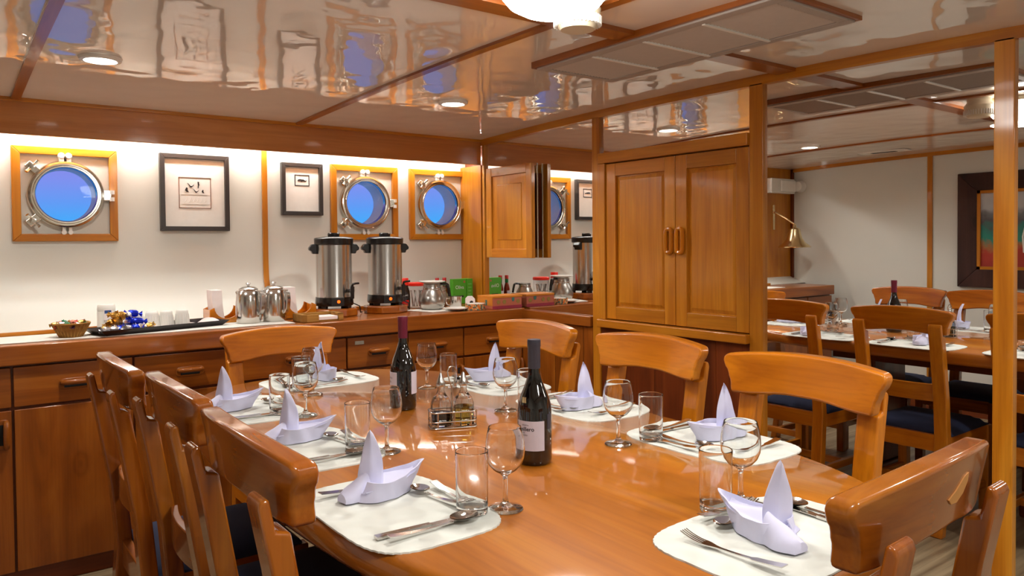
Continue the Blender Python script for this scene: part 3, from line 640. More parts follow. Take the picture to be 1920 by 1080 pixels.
# coffee urns
def urn(loc, rz, label, blab):
    bs = thing('urn_plinth', blab, 'plinth', (loc[0], loc[1], .9205), rz, 'wooden urn plinths')
    n = 8; oc = [(.118*math.cos(PI/8+2*PI*k/n), .118*math.sin(PI/8+2*PI*k/n)) for k in range(n)]
    obj('block', G().prism(oc, 0, .038, 'Z'), 'redchair_X', bs, bevel=.006, seg=3)
    obj('top_inset', G().lathe([(0, .038), (.098, .038), (.098, .0405), (0, .0405)], 32), 'redchair_X', bs)
    u = thing('coffee_urn', label, 'urn', (loc[0], loc[1], .961), rz, 'coffee urns')
    obj('base', G().lathe([(0, .012), (.092, .012), (.096, .02), (.093, .056), (0, .056)], 40), 'black_plastic', u)
    for k in range(4): a = PI/4+k*PI/2; obj('foot', G().box(-.016, .016, -.008, .008, 0, .03, mv(.084*math.cos(a), .084*math.sin(a), 0) @ rot(a+PI/2, 'Z')), 'black_plastic', u, bevel=.002)
    obj('body', G().lathe([(0, .056), (.0905, .056), (.0905, .06), (.0895, .064), (.0895, .322), (0, .322)], 56), 'steel_brushed', u)
    l = obj('lid', G().lathe([(.0895, .318), (.097, .322), (.098, .35), (.094, .354), (.06, .36), (0, .362)], 48), 'black_plastic', u)
    obj('knob', G().lathe([(0, .360), (.028, .360), (.030, .366), (.030, .376), (.026, .38), (0, .38)], 24), 'black_plastic', l)
    for s_ in (-1, 1):
        obj('handle', G().prism([(s_*.086, .326), (s_*.112, .322), (s_*.126, .304), (s_*.124, .292), (s_*.112, .288), (s_*.108, .274), (s_*.086, .274)], -.022, .022, 'Y'), 'black_plastic', u, bevel=.004)
    pn = obj('switch_panel', G().box(-.032, .032, -.102, -.086, .014, .056), 'black_plastic', u, bevel=.002)
    obj('pilot_light', G().lathe([(0, 0), (.008, 0), (.007, .004), (0, .005)], 16, mv(.004, -.102, .036) @ rot(PI/2, 'X')), 'amber', pn)
    tp = obj('tap', G().tube([(.058, -.07, .088), (.068, -.105, .088), (.072, -.118, .088)], .009, 10).tube([(.07, -.112, .11), (.07, -.112, .05)], [.011, .009], 12), 'black_plastic', u)
    obj('tap_lever', G().tube([(.07, -.112, .11), (.072, -.114, .122), (.085, -.125, .126), (.098, -.136, .127)], [.007, .006, .005, .005], 8), 'black_plastic', tp)
    gg = obj('sight_glass', G().tube([(.052, -.083, .07), (.052, -.083, .135)], .006, 10), 'glass', u)
    obj('cord', G().tube([(.09, .03, .02), (.11, .03, .012), (.135, .04, .0), (.145, .06, -.036), (.16, .10, -.036)], .0032, 6), 'black_plastic', u)
urn((-1.000, -.345), -.25, 'tall steel coffee urn with black lid, left of the pair', 'octagonal reddish wooden plinth under the left coffee urn')
urn((-.712, -.345), -.25, 'tall steel coffee urn with black lid, right of the pair', 'octagonal reddish wooden plinth under the right coffee urn')
# instant coffee jar
jr = thing('coffee_jar', 'glass jar of instant coffee with red cap beside the urn', 'jar', (-.535, -.23, CZ))
obj('body', G().lathe([(0, 0), (.030, 0), (.032, .004), (.033, .06), (.030, .095), (.022, .118), (.021, .135), (0, .135)], 32), 'coffee', jr)
obj('cap', G().lathe([(0, .128), (.0235, .128), (.024, .165), (.022, .168), (0, .168)], 28), 'red_plastic', jr)
def bend(g, r, z, ang):      # wrap flat geometry (x along, y up) round a vertical cylinder facing -y turned by ang
    g.v = [((r+p[2])*math.sin(p[0]/r+ang), -(r+p[2])*math.cos(p[0]/r+ang), p[1]+z) for p in g.v]; return g
def patch(w, h, z0=0): return G().slab(lambda u, v: ((u-.5)*w, (v-.5)*h, z0), lambda u, v: ((u-.5)*w, (v-.5)*h, z0+.0006), 16, 2)
lb = obj('label', bend(patch(.056, .032), .0332, .030, -.5), 'red_dark', jr)
disc = [(.024*math.cos(2*PI*k/24), .026*math.sin(2*PI*k/24)) for k in range(24)]
g = G(); g._add([(a, c, .0010) for a, c in disc]+[(0, 0, .001)], [(k, (k+1) % 24, 24) for k in range(24)]); obj('label_disc', bend(g, .0332, .07, -.5), 'ink', lb, smooth=0)
obj('lettering', bend(text_geo('NESCAFÉ', .0105), .0346, .072, -.5), 'china', lb, smooth=0)
# tub with red lid and cutlery
tb = thing('plastic_tub', 'clear plastic tub with red lid behind the steel pot', 'tub', (-.445, -.205, CZ))
obj('body', G().lathe([(0, 0), (.042, 0), (.044, .004), (.050, .12), (.0485, .12), (.042, .006), (0, .004)], 36), 'clear_plastic', tb)
obj('lid', G().lathe([(0, .124), (.050, .12), (.0535, .122), (.0535, .136), (.05, .14), (0, .14)], 36), 'red_plastic', tb)
for k in range(7):
    a = k*.9; o = obj('stir_spoon', G().tube([(-.445+.02*math.cos(a), -.205+.02*math.sin(a), CZ+.006), (-.445+.033*math.cos(a+.5), -.205+.033*math.sin(a+.5), CZ+.095)], [.0022, .004], 6), 'cutlery'); tag(o, 'thin metal stirring spoon standing inside the clear tub', 'spoon', 'spoons in the clear tub')
# coffee pot with plate lid
def pot(loc, rz, s, label, lid):
    p = thing('coffee_pot', label, 'coffee pot', loc, rz); p.scale = (s, s, s)
    obj('body', G().lathe([(0, 0), (.05, 0), (.062, .008), (.071, .03), (.072, .05), (.066, .075), (.053, .100), (.047, .112), (.047, .138), (.044, .14), (0, .138)], 48), 'pot_steel', p)
    h = obj('handle', G().tube([(.046, 0, .136), (.08, 0, .138), (.092, 0, .132), (.10, 0, .10), (.106, 0, .066)], [.007, .008, .009, .009, .008], 10), 'black_plastic', p)
    obj('collar', G().lathe([(.0475, .110), (.049, .112), (.049, .116), (.0475, .118)], 40, closed=True), 'steel_brushed', p)
    return p
pot((-.455, -.395, CZ), -.15, 1, 'round-bellied steel coffee pot topped with a white saucer', 1)
def saucer(name, loc, r, label, cat='saucer'):
    o = obj(name, G().lathe([(0, 0), (r*.55, 0), (r*.62, .003), (r, .011), (r, .014), (r*.6, .006), (0, .004)], 40), 'china'); o.location = loc; return tag(o, label, cat)
saucer('saucer', (-.455, -.395, CZ+.1405), .073, 'white china saucer lying on top of the steel pot')
saucer('saucer', (-.385, -.535, CZ), .062, 'white china saucer lying on the counter before the pot')
pot((-.30, -.22, .921), .2, .78, 'smaller steel pot with black handle behind the creamer', 0)
cr = thing('creamer', 'small steel creamer jug beside the coffee pot', 'creamer', (-.305, -.40, .921), 2.4)
obj('body', G().lathe([(0, 0), (.031, 0), (.033, .004), (.033, .06), (.035, .066), (.033, .066), (.031, .006), (0, .004)], 32), 'steel', cr)
obj('handle', G().tube([(.032, 0, .056), (.05, 0, .054), (.056, 0, .04), (.05, 0, .022), (.033, 0, .016)], .003, 8), 'steel', cr)
# hot sauce bottles
for k, (x, y) in enumerate(((-.245, -.105), (-.195, -.105))):
    h = thing('sauce_bottle', ('left', 'right')[k]+' hot sauce bottle with red cap behind the steel pots', 'bottle', (x, y, .921), 0, 'hot sauce bottles')
    obj('body', G().lathe([(0, 0), (.018, 0), (.019, .004), (.019, .075), (.014, .095), (.010, .108), (.009, .125), (0, .125)], 24), 'sauce', h)
    obj('neck_band', G().lathe([(.0108, .11), (.0112, .112), (.0112, .134), (.0108, .136)], 20, closed=True), 'sauce_green', h)
    obj('cap', G().lathe([(0, .134), (.012, .134), (.012, .155), (.0105, .157), (0, .157)], 20), 'red_dark', h)
    obj('label', G().box(-.010, .010, -.0205, -.017, .035, .06, rot(PI/4*0, 'Z')), 'label_paper', h)
# tea boxes
def teabox(x0, x1, y0, y1, h, mat, label, txt):
    b_ = thing('tea_box', label, 'box', ((x0+x1)/2, (y0+y1)/2, .921), 0, 'green tea boxes')
    hw, hd = (x1-x0)/2, (y1-y0)/2
    obj('carton', G().box(-hw, hw, -hd, hd, 0, h), mat, b_, bevel=.001)
    if txt:
        g = text_geo('Oliva', .03); g.v = [(p[0]*.95, -hd-.0006, p[1]+h*.66) for p in g.v]; obj('lettering', g, 'china', b_, smooth=0)
        obj('brand_spot', G().lathe([(0, 0), (.007, 0), (.007, .0008), (0, .0008)], 16, mv(hw*.72, -hd, h*.88) @ rot(PI/2, 'X')), 'pinkcard', b_); obj('caption_bar', G().box(-hw*.5, hw*.6, -hd-.0008, -hd, h*.26, h*.33), 'black_frame', b_)
    else:
        for k in range(5): obj('print_line', G().box(-hw*.6, hw*(.2+.1*k), -hd-.0008, -hd, h*(.2+.14*k), h*(.25+.14*k)), 'green_pale', b_)
    return b_
teabox(-.166, -.072, -.155, -.12, .148, 'green_card', 'bright green tea box with white lettering behind the creamer', 1)
teabox(-.069, -.028, -.16, -.10, .148, 'green_card', 'bright green tea box with pale printed lines beside the corner board', 0)
# small things at the corner
sb = thing('sachet_box', 'small white gabled sachet box with a dark round hole', 'box', (-.225, -.425, .921), -.5)
obj('carton', G().box(-.026, .026, -.018, .018, 0, .05).prism([(-.026, .05), (.026, .05), (.012, .064), (-.012, .064)], -.018, .018, 'Y'), 'paper', sb)
obj('hole', G().lathe([(0, 0), (.010, 0), (.010, .001), (0, .001)], 18, mv(.006, -.018, .03) @ rot(PI/2, 'X')), 'ink', sb)
mb = thing('mosaic_dish', 'low oval mosaic-patterned dish with a white saucer lid at counter edge', 'dish', (-.285, -.565, .921))
obj('wall', G().lathe([(0, 0), (.058, 0), (.060, .034), (.056, .034), (.054, .004), (0, .004)], 40, None, 1.0, .75), 'mosaic', mb)
obj('contents', G().lathe([(0, .02), (.054, .028), (.05, .036), (0, .04)], 30, mv(.004, 0, 0), 1.0, .75), 'china', mb)
tbx = thing('patterned_box', 'long orange and maroon patterned box touching the mirror', 'box', (-.106, -.545, .921))
obj('carton', G().box(-.100, .100, -.07, .07, 0, .062), 'pinkcard', tbx, bevel=.001)
obj('lid', G().box(-.102, .102, -.072, .072, .060, .071), 'orange_card', tbx, bevel=.001)
obj('left_panel', G().box(-.1012, -.100, -.07, .07, .018, .060), 'orange_card', tbx)
obj('maroon_band', G().box(-.101, .101, -.0712, -.07, .0, .017), 'maroon', tbx)
for k, x in enumerate((-.06, -.02, .075)): obj('printed_spot', G().lathe([(0, 0), (.012, 0), (.012, .001), (0, .001)], 18, mv(x, -.0702, .038) @ rot(PI/2, 'X')), 'olive_card', tbx)
for p in (((.045, -.0716, .038), 0),): obj('printed_leaf', G().lathe([(0, 0), (.010, 0), (.010, .001), (0, .001)], 14, mv(.04, -.0702, .050) @ rot(PI/2, 'X'), 1, 1.3), 'teal_card', tbx)
obj('printed_leaf', G().box(-.103, -.1012, -.02, -.006, .02, .05), 'teal_card', tbx)

# ================================================================== CEILING FIXTURES
def spot(x, y, label, power=7.5):
    z = ceil_z(y); s = thing('downlight', label, 'light', (x, y, z), 0, 'recessed ceiling downlights')
    obj('trim_ring', G().lathe([(.050, -.003), (.052, -.012), (.064, -.010), (.068, .0), (.05, .0)], 40, closed=True), 'white_paint', s)
    obj('lens', G().lathe([(0, -.005), (.051, -.004), (.051, .001), (0, .001)], 32), 'lens', s)
    ld = bpy.data.lights.new('downlight_lamp', 'AREA'); ld.shape = 'DISK'; ld.size = .09; ld.energy = power; ld.color = (1, .975, .93); ld.spread = math.radians(150)
    lo = bpy.data.objects.new('downlight_lamp', ld); COL.objects.link(lo); lo.parent = s; lo.location = (0, 0, -.02)
spot(-2.143, -1.04, 'round recessed downlight at upper left near the ceiling batten')
spot(-.715, -1.035, 'round recessed downlight above the shutter panel')
spot(-2.30, -3.55, 'unseen fill downlight added behind the viewer on the left'); spot(-.62, -3.55, 'unseen fill downlight added behind the viewer by the mirrors')  # unseen pair, added to light the near part of the room
def dome(x, y, label, power):
    z = ceil_z(y); s = thing('dome_lamp', label, 'lamp', (x, y, z), 0, 'ceiling dome lamps')
    obj('base_ring', G().lathe([(0, 0), (.138, 0), (.142, -.010), (.138, -.022), (0, -.022)], 48), 'cream_plastic', s)
    obj('globe', G().lathe([(.135, -.022), (.135, -.036), (.127, -.060), (.109, -.081), (.079, -.097), (.042, -.105), (0, -.107)], 48), 'globe', s)
    ld = bpy.data.lights.new('dome_bulb', 'AREA'); ld.shape = 'DISK'; ld.size = .24; ld.energy = power; ld.color = (1, .98, .94)
    lo = bpy.data.objects.new('dome_bulb', ld); COL.objects.link(lo); lo.parent = s; lo.location = (0, 0, -.115)
dome(-1.405, -2.565, 'glowing white dome lamp cut off at the top edge', 4.5)
dome(-1.405, -4.2, 'unseen dome lamp added behind the viewer as fill light', 4.5)  # second lamp is out of view, added as extra room light
z = ceil_z(-2.45); s = thing('air_diffuser', 'round cream slotted ceiling diffuser beside the dome lamp', 'vent', (-1.232, -2.455, z))
obj('body', G().lathe([(0, -.088), (.045, -.088), (.052, -.08), (.06, -.055), (.062, -.035), (.05, -.02), (.05, 0), (0, 0)], 40), 'cream_plastic', s)
g = G()
for k in range(36): a = 2*PI*k/36; g.box(.050, .064, -.0018, .0018, -.078, -.056, rot(a, 'Z'))
tag(obj('fin', g, 'white_plastic', s), kind='stuff')
# AC grille hung under the ceiling
vx0, vx1, vy0, vy1, vz = -.855, -.475, -2.805, -1.815, 1.906
ac = thing('air_conditioner', 'long grey louvred air-conditioning grille hung under the ceiling', 'vent', ((vx0+vx1)/2, (vy0+vy1)/2, vz))
hx, hy = (vx1-vx0)/2, (vy1-vy0)/2
obj('housing', G().box(-hx+.01, hx-.01, -hy+.01, hy-.01, .012, .035), 'dark_gap', ac)
for s_ in (-1, 1):
    obj('frame_bar', G().box(s_*(hx-.02)-.02, s_*(hx-.02)+.02, -hy, hy, 0, .012), 'vent_grey', ac, bevel=.003)
    obj('frame_bar', G().box(-hx+.04, hx-.04, s_*(hy-.016)-.016, s_*(hy-.016)+.016, 0, .012), 'vent_grey', ac, bevel=.003)
    obj('wood_edge', G().box(s_*(hx+.007)-.007, s_*(hx+.007)+.007, -hy-.014, hy+.014, .006, .036), 'cab_Y', ac, bevel=.002)
    obj('wood_edge', G().box(-hx, hx, s_*(hy+.007)-.007, s_*(hy+.007)+.007, .006, .036), 'cab_X', ac, bevel=.002)
seg = (2*hy-.064)/4
for k in range(4):
    y0 = -hy+.032+k*seg
    g = G(); n = 19
    for i in range(n):
        x = -hx+.044+(2*hx-.088)*(i+.5)/n; g.box(x-.0046, x+.0046, y0+.003, y0+seg-.003, .003, .006, mv(x, 0, .0045) @ rot(.35, 'Y') @ mv(-x, 0, -.0045))
    tag(obj('louvre', g, 'slat', ac, smooth=0), kind='stuff')
    if k: obj('divider', G().box(-hx+.03, hx-.03, y0-.006, y0+.006, -.003, .008), 'white_plastic', ac, bevel=.002)
o = thing('ceiling_vent', 'small pale ceiling air vent above the opposite wall', 'vent', (-2.9, -1.17, ceil_z(-1.17)))
obj('plate', G().box(-.06, .06, -.17, .17, -.008, 0), 'white_paint', o, bevel=.002); obj('slot', G().box(-.02, .02, -.09, .09, -.010, -.006), 'dark_gap', o)

# ================================================================== BELL AND LAMPS ON THE CASING (mirror view)
bl = thing('brass_bell', 'polished brass ship bell on a wall bracket, seen in the mirror', 'bell', (-3.03, -.36, 1.225))
obj('bell', G().lathe([(.128, 0), (.130, .004), (.118, .018), (.085, .04), (.062, .075), (.05, .12), (.045, .15), (.03, .162), (0, .166), (0, .158), (.026, .152), (.04, .14), (.056, .075), (.08, .034), (.122, .002)], 48, closed=True), 'brass', bl)
obj('crown', G().tube([(-.018, 0, .162), (-.012, 0, .19), (.012, 0, .19), (.018, 0, .162)], .006, 8), 'brass', bl)
obj('bracket', G().tube([(0, 0, .19), (0, .08, .24), (0, .195, .30)], .009, 8), 'brass', bl)
obj('wall_plate', G().box(-.014, .014, .192, .2, .15, .36), 'brass', bl, bevel=.003); obj('clapper', G().lathe([(0, -.012), (.012, -.004), (.012, .006), (.003, .016), (.003, .15), (0, .15)], 16), 'brass', bl)
el_ = thing('emergency_light', 'white emergency light box on the wooden casing, seen in the mirror', 'light', (-3.09, -.16, 1.745))
obj('housing', G().box(-.17, .17, -.06, 0, -.062, .062), 'white_plastic', el_, bevel=.008); obj('diffuser', G().box(-.165, .05, -.075, -.055, -.05, .05), 'china', el_, bevel=.012)
o = obj('wall_speaker', G().lathe([(0, 0), (.05, 0), (.05, .03), (.04, .055), (0, .06)], 28, mv(XC, -.25, 1.745) @ rot(PI/2, 'Y')), 'white_plastic'); tag(o, 'round white wall fitting beside the emergency light box', 'fitting')

# ================================================================== DINING TABLE
TZ = .784; TCX, TCY, THX, THY, TN = -1.505, -2.265, .560, 1.100, 3.0
def outline(hx, hy, n=120):
    o = []
    for k in range(n):
        a = 2*PI*k/n; c, s_ = math.cos(a), math.sin(a); o.append((math.copysign(abs(c)**(2/TN), c)*hx, math.copysign(abs(s_)**(2/TN), s_)*hy))
    return o
tb_ = thing('dining_table', 'large glossy orange wooden dining table with rounded ends, set for eight', 'table', (TCX, TCY, 0))
g = G(); prof = [(0.03, -.062), (.008, -.058), (0, -.046), (0, -.016), (.004, -.006), (.014, 0)]
n = 120; rings = []
for ins, z in prof: rings.append([(x, y, TZ+z) for x, y in outline(THX-ins, THY-ins, n)])
vs = [p for r_ in rings for p in r_]; fs = []
for k in range(len(rings)-1): fs += [(k*n+i, k*n+(i+1) % n, (k+1)*n+(i+1) % n, (k+1)*n+i) for i in range(n)]
fs += [tuple(range(n)), tuple(range((len(rings)-1)*n, len(rings)*n))]
g._add(vs, fs); obj('tabletop', g, 'table_Y', tb_, smooth=50)
obj('apron', G().box(-.22, .22, -.56, .56, TZ-.14, TZ-.062), 'dark_Y', tb_, bevel=.004)
for s_ in (-1, 1):
    obj('pedestal', G().box(-.17, .17, s_*.40-.05, s_*.40+.05, .08, TZ-.14), 'dark_Z', tb_, bevel=.01)
    obj('foot', G().box(-.19, .19, s_*.40-.07, s_*.40+.07, 0, .08), 'dark_X', tb_, bevel=.012)
obj('stretcher', G().box(-.03, .03, -.35, .35, .22, .34), 'dark_Y', tb_, bevel=.005)

# ================================================================== CHAIRS
def chair_parts(t, w):
    def rail_pt(s, v, dy):
        hws = [(0, .198), (.25, .201), (.5, .210), (.75, .224), (.88, .228), (1, .219)]
        for (a, x), (b_, y) in zip(hws, hws[1:]):
            if a <= v <= b_: hw = x+(y-x)*smooth01(a, b_, v); break
        x = (2*s-1)*hw
        top = .988-.018*(abs(x)/.228)**2; bot = .880-.012*smooth01(.03, .17, abs(x))
        y0 = .250 - .55*x*x + .035*(v-.5)*.5
        return (x, y0+dy, bot+(top-bot)*v)
    obj('backrest', G().slab(lambda u, v: rail_pt(u, v, -.020), lambda u, v: rail_pt(u, v, .020), 30, 12), w+'_X', t, bevel=.010, seg=3)
    for s_ in (-1, 1):
        x = s_*.168
        pts_back = [(0, .272), (.2, .238), (.42, .222), (.60, .236), (.80, .268), (.905, .288), (.918, .284)]
        pts_front = [(.920, .272), (.87, .262), (.864, .240), (.60, .196), (.42, .180), (.2, .194), (0, .230)]
        obj('leg', G().prism([(y, z) for z, y in pts_back+pts_front], x-.028, x+.028, 'X'), w+'_Z', t, bevel=.009, seg=3)
        obj('leg', G().box(s_*.185-.021, s_*.185+.021, -.215, -.173, 0, .425), w+'_Z', t, bevel=.004)
        obj('side_rail', G().box(s_*.185-.012, s_*.185+.012, -.175, .185, .362, .428), w+'_Y', t, bevel=.003)
        obj('side_stretcher', G().box(s_*.185-.011, s_*.185+.011, -.175, .20, .135, .170), w+'_Y', t, bevel=.003)
    obj('front_rail', G().box(-.165, .165, -.205, -.181, .362, .428), w+'_X', t, bevel=.003)
    obj('rear_rail', G().box(-.145, .145, .185, .210, .355, .428), w+'_X', t, bevel=.003)
    obj('cross_stretcher', G().box(-.175, .175, -.012, .012, .135, .170), w+'_X', t, bevel=.003)
    obj('back_slat', G().slab(lambda u, v: (-.146+u*.292, .222-.4*((u-.5)*.292)**2*2-.009, .575+v*.075), lambda u, v: (-.146+u*.292, .222-.4*((u-.5)*.292)**2*2+.009, .575+v*.075), 12, 2), w+'_X', t, bevel=.003)
    def cu(u, v, top):
        a, b_ = 2*u-1, 2*v-1; k = 1-max(abs(a), abs(b_))**4
        return (a*(.198+.006*(1-k)*0), -.008+b_*.19, (.432+.042*k) if top else .426)
    obj('seat_cushion', G().slab(lambda u, v: cu(u, v, 1), lambda u, v: cu(u, v, 0), 14, 14), 'navy', t, smooth=70)
GC = 'chairs round the dining table'
ch0 = thing('dining_chair', 'x', 'chair', group=GC); chair_parts(ch0, 'chair')
ch1 = thing('dining_chair', 'x', 'chair', group=GC); chair_parts(ch1, 'redchair')
used = set()
def chair(proto, x, y, rz, label, sz=1):
    # x, y: where the top of the backrest stands
    lx = x + .25*math.sin(rz); ly = y - .25*math.cos(rz)
    if proto not in used:
        used.add(proto); proto.location = (lx, ly, 0); proto.rotation_euler = (0, 0, rz); proto['label'] = label; o = proto
    else: o = dup(proto, (lx, ly, 0), rz, label)
    o.scale = (1, 1, sz); return o
chair(ch0, -.785, -1.73, -PI/2, 'orange wooden dining chair by the mirror ledge, farthest on the right side')
chair(ch0, -.785, -2.305, -PI/2, 'orange wooden dining chair before the wall cupboard, middle of right side')
chair(ch0, -.825, -2.865, -PI/2, 'orange wooden dining chair with knotted backrest, nearest on the mirror side')
chair(ch0, -1.548, -1.06, 0.0, 'pale-striped wooden dining chair at the far table end before the counter', .975)
chair(ch1, -2.228, -1.675, PI/2, 'reddish dining chair farthest away on the left, against the base cabinets')
chair(ch1, -2.193, -2.145, PI/2, 'reddish dining chair between the two others on the left side')
chair(ch1, -2.200, -2.685, PI/2, 'reddish dining chair nearest the viewer on the left side').scale = (1.07, 1, 1)
c8 = chair(ch1, -1.485, -3.468, PI+.05, 'reddish dining chair at lower right with worn patch on its back', .99)
m, t, b = principled('worn_wood'); N = t.nodes.new; L = t.links.new; setv(b, Base_Color=srgb(196, 138, 70), Roughness=.6)
g = G(); wp = [(.0, .0), (.02, .008), (.045, .022), (.06, .024), (.062, .012), (.05, -.002), (.03, -.01), (.01, -.008)]
def on_back(x, z): return .250-.55*x*x+.035*((z-.872)/.108-.5)*.5+.0206
pv = [(-.085+a*1.15, on_back(-.085+a*1.15, .928+c*1.1), .928+c*1.1) for a, c in [(.07-a_, c_) for a_, c_ in wp]]
g._add(pv+[(p[0], p[1]-.003, p[2]) for p in pv], [tuple(range(8)), tuple(range(8, 16))]+[(i, (i+1) % 8, 8+(i+1) % 8, 8+i) for i in range(8)])
tag(obj('worn_patch', g, m, c8, smooth=0), 'bare patch of worn varnish')

# ================================================================== PLACE SETTINGS
SET = {  # mat centre, direction the diner faces (angle of +v), phrase
 'A': ((-1.915, -2.700), 0, 'nearest place on the left side'),
 'B': ((-1.880, -2.190), 0, 'middle place on the left side'),
 'C': ((-1.860, -1.655), 0, 'farthest place on the left side'),
 'D': ((-1.500, -1.345), -PI/2, 'far end place before the counter'),
 'E': ((-1.045, -1.800), PI, 'farthest place on the mirror side'),
 'F': ((-1.050, -2.255), PI, 'middle place on the mirror side'),
 'G': ((-1.075, -2.760), PI, 'nearest place on the mirror side'),
 'H': ((-1.480, -3.215), PI/2, 'near end place at lower right')}
def fork_geo(L=.185):
    g = G(); w = .0095
    def z(y): return .004+.010*((y/L-.62)**2)*2.2+(.006*((y-L*.8)/(L*.2))**2 if y > L*.8 else 0)
    def hw(y):
        q = y/L
        return .0085*(1-.3*q*2) if q < .3 else (.0035+.002*(.3-q) if q < .62 else .0035+(w-.0035)*smooth01(.62, .76, q))
    g.slab(lambda u, v: ((2*v-1)*hw(u*L*.78), u*L*.78, z(u*L*.78)), lambda u, v: ((2*v-1)*hw(u*L*.78), u*L*.78, z(u*L*.78)+.0018), 20, 2)
    for k in range(4):
        x = -w+.0018+k*(2*w-.0036)/3
        g.slab(lambda u, v: (x+(2*v-1)*.0016*(1-.4*u), L*(.775+.225*u), z(L*(.775+.225*u))), lambda u, v: (x+(2*v-1)*.0016*(1-.4*u), L*(.775+.225*u), z(L*(.775+.225*u))+.0016), 6, 1)
    return g
def spoon_geo(L=.18, bw=.0195):
    g = G(); Lb = .056*L/.18; h = L-Lb
    def z(y): return .004+.012*((y/h-.75)**2)
    g.slab(lambda u, v: ((2*v-1)*(.008-.0045*smooth01(0, .7, u)), u*h*1.03, z(u*h)), lambda u, v: ((2*v-1)*(.008-.0045*smooth01(0, .7, u)), u*h*1.03, z(u*h)+.002), 16, 2)
    def bowl(u, v, dz):
        a = 2*PI*u; r = v; x = bw*r*math.cos(a); y = h+Lb*.5+Lb*.5*r*math.sin(a)
        return (x, y, .0035+.008*r*r+dz)
    g.sheet(lambda u, v: bowl(u, v, 0), 24, 6); g.sheet(lambda u, v: bowl(u, v, .0012), 24, 6); return g
def knife_geo(L=.205):
    g = G(); h = L*.5
    g.slab(lambda u, v: ((2*v-1)*(.0075-.002*u), u*h, .0015), lambda u, v: ((2*v-1)*(.0075-.002*u), u*h, .0062), 8, 2)
    bl = [(-.006, h), (.006, h), (.010, h+.02), (.0105, L*.85), (.007, L*.97), (.002, L), (-.006, L*.9)]
    g.prism(bl, .003, .0044, 'Z'); return g
FORK, SPOON, KNIFE = mesh_of('fork', fork_geo(), 'cutlery', 60), mesh_of('spoon', spoon_geo(), 'cutlery', 60), mesh_of('knife', knife_geo(), 'cutlery', 30)
DFORK, DSPOON = mesh_of('dessert_fork', fork_geo(.15), 'cutlery', 60), mesh_of('dessert_spoon', spoon_geo(.15, .0165), 'cutlery', 60)
# place mat: rounded oblong with scalloped edge
g = G(); n = 144; ringz = [(.0, 0), (.0, .003), (.006, .0042), (.012, .0034)]; vs = []; fs = []
def mat_r(k, ins):
    a = 2*PI*k/n; c, s_ = math.cos(a), math.sin(a); p = 2/4.2; sc_ = 1+.0045*math.sin(k*PI/1.5)*(ins == 0)
    return (math.copysign(abs(c)**p, c)*(.200-ins)*sc_, math.copysign(abs(s_)**p, s_)*(.138-ins)*sc_)
for ins, z in ringz: vs += [(*mat_r(k, ins), z) for k in range(n)]
for q in range(3): fs += [(q*n+i, q*n+(i+1) % n, (q+1)*n+(i+1) % n, (q+1)*n+i) for i in range(n)]
fs += [tuple(range(n)), tuple(range(3*n, 4*n))]; g._add(vs, fs); MAT = mesh_of('place_mat', g, 'quilt', 30)
# napkin folded into a pointed boat with an upright ear; u -> x (diner's right), v -> y (away from diner)
def napkin_geo(EAR):
    g = G()
    def body(u, v, off):      # u around from the left-near end to right-near end, v upward
        a = (u-.5)*2*PI*.94   # 0 at the far point
        ry, rx = .056, .033; cf, cb = max(0, math.cos(a)), max(0, -math.cos(a))
        px = rx*math.sin(a)*(1-.2*math.cos(a)); py = ry*math.cos(a)
        h = .034+.014*cf**3; q = (1-off/.05)
        sx_ = (1+.18*v*(1-cf))*(1-.35*cf**2*v); sy_ = 1+.62*v*cf**1.5-.30*v*cb
        return (px*sx_*q, py*sy_*q, .0055+h*v**.9)
    g.slab(lambda u, v: body(u, v, 0), lambda u, v: body(u, v, .0024), 48, 8)
    def inner(u, v):
        a = (2*u-1); y = -.05+v*.12; w = .030*math.sqrt(max(.02, 1-((v-.42)/.60)**2)); return (a*w, y, .020+.016*v+.006*a*a)
    g.slab(inner, lambda u, v: tuple(c-(.002 if i == 2 else 0) for i, c in enumerate(inner(u, v))), 10, 10)
    def ear(u, v, off):       # upright folded leaf
        w = .0195*(1-v)**.55*(1+.5*math.sin(v*PI)); a = 2*u-1
        x = a*w+.005*math.sin(v*2.6); y = .012*abs(a)**1.2*(1-.3*v)-.006*v+.012*math.sin(v*3.1)+off; ca, sa = math.cos(EAR), math.sin(EAR); x, y = x*ca-y*sa, x*sa+y*ca-.030; return (x, y, .010+.120*v-.008*abs(a)*(1-v))
    g.slab(lambda u, v: ear(u, v, 0), lambda u, v: ear(u, v, .0022), 12, 18)
    def fold(u, v, top):
        w = .010+.012*math.sin(v*PI*.8+.3); a = 2*u-1
        return (-.012+a*w-.004*v, -.078+.056*v, (.008+(.014+.030*v)*math.sqrt(max(0, 1-.9*a*a))) if top else .0065)
    g.slab(lambda u, v: fold(u, v, 1), lambda u, v: fold(u, v, 0), 10, 8)
    g.v = [(p[0]*1.1+.0012*math.sin(p[1]*160+p[2]*90), p[1]*1.1, p[2]*1.06) for p in g.v]
    return g
NAP = {e: mesh_of('napkin', napkin_geo(e), 'cloth', 60) for e in (1.0, -.6)}
WG = G().lathe([(0, 0), (.0325, 0), (.0335, .0015), (.031, .004), (.012, .009), (.006, .014), (.0045, .022), (.0045, .056), (.0055, .063), (.012, .0685), (.022, .0745), (.031, .085), (.0362, .098), (.0376, .111), (.0364, .127), (.0338, .142), (.0310, .1535), (.0306, .155),
                (.0300, .155), (.0298, .1535), (.0326, .142), (.0352, .127), (.0363, .111), (.0349, .0985), (.0298, .0865), (.0212, .0768), (.012, .0715), (0, .070)], 48)
WINE = mesh_of('wine_glass', WG, 'glass', 60)
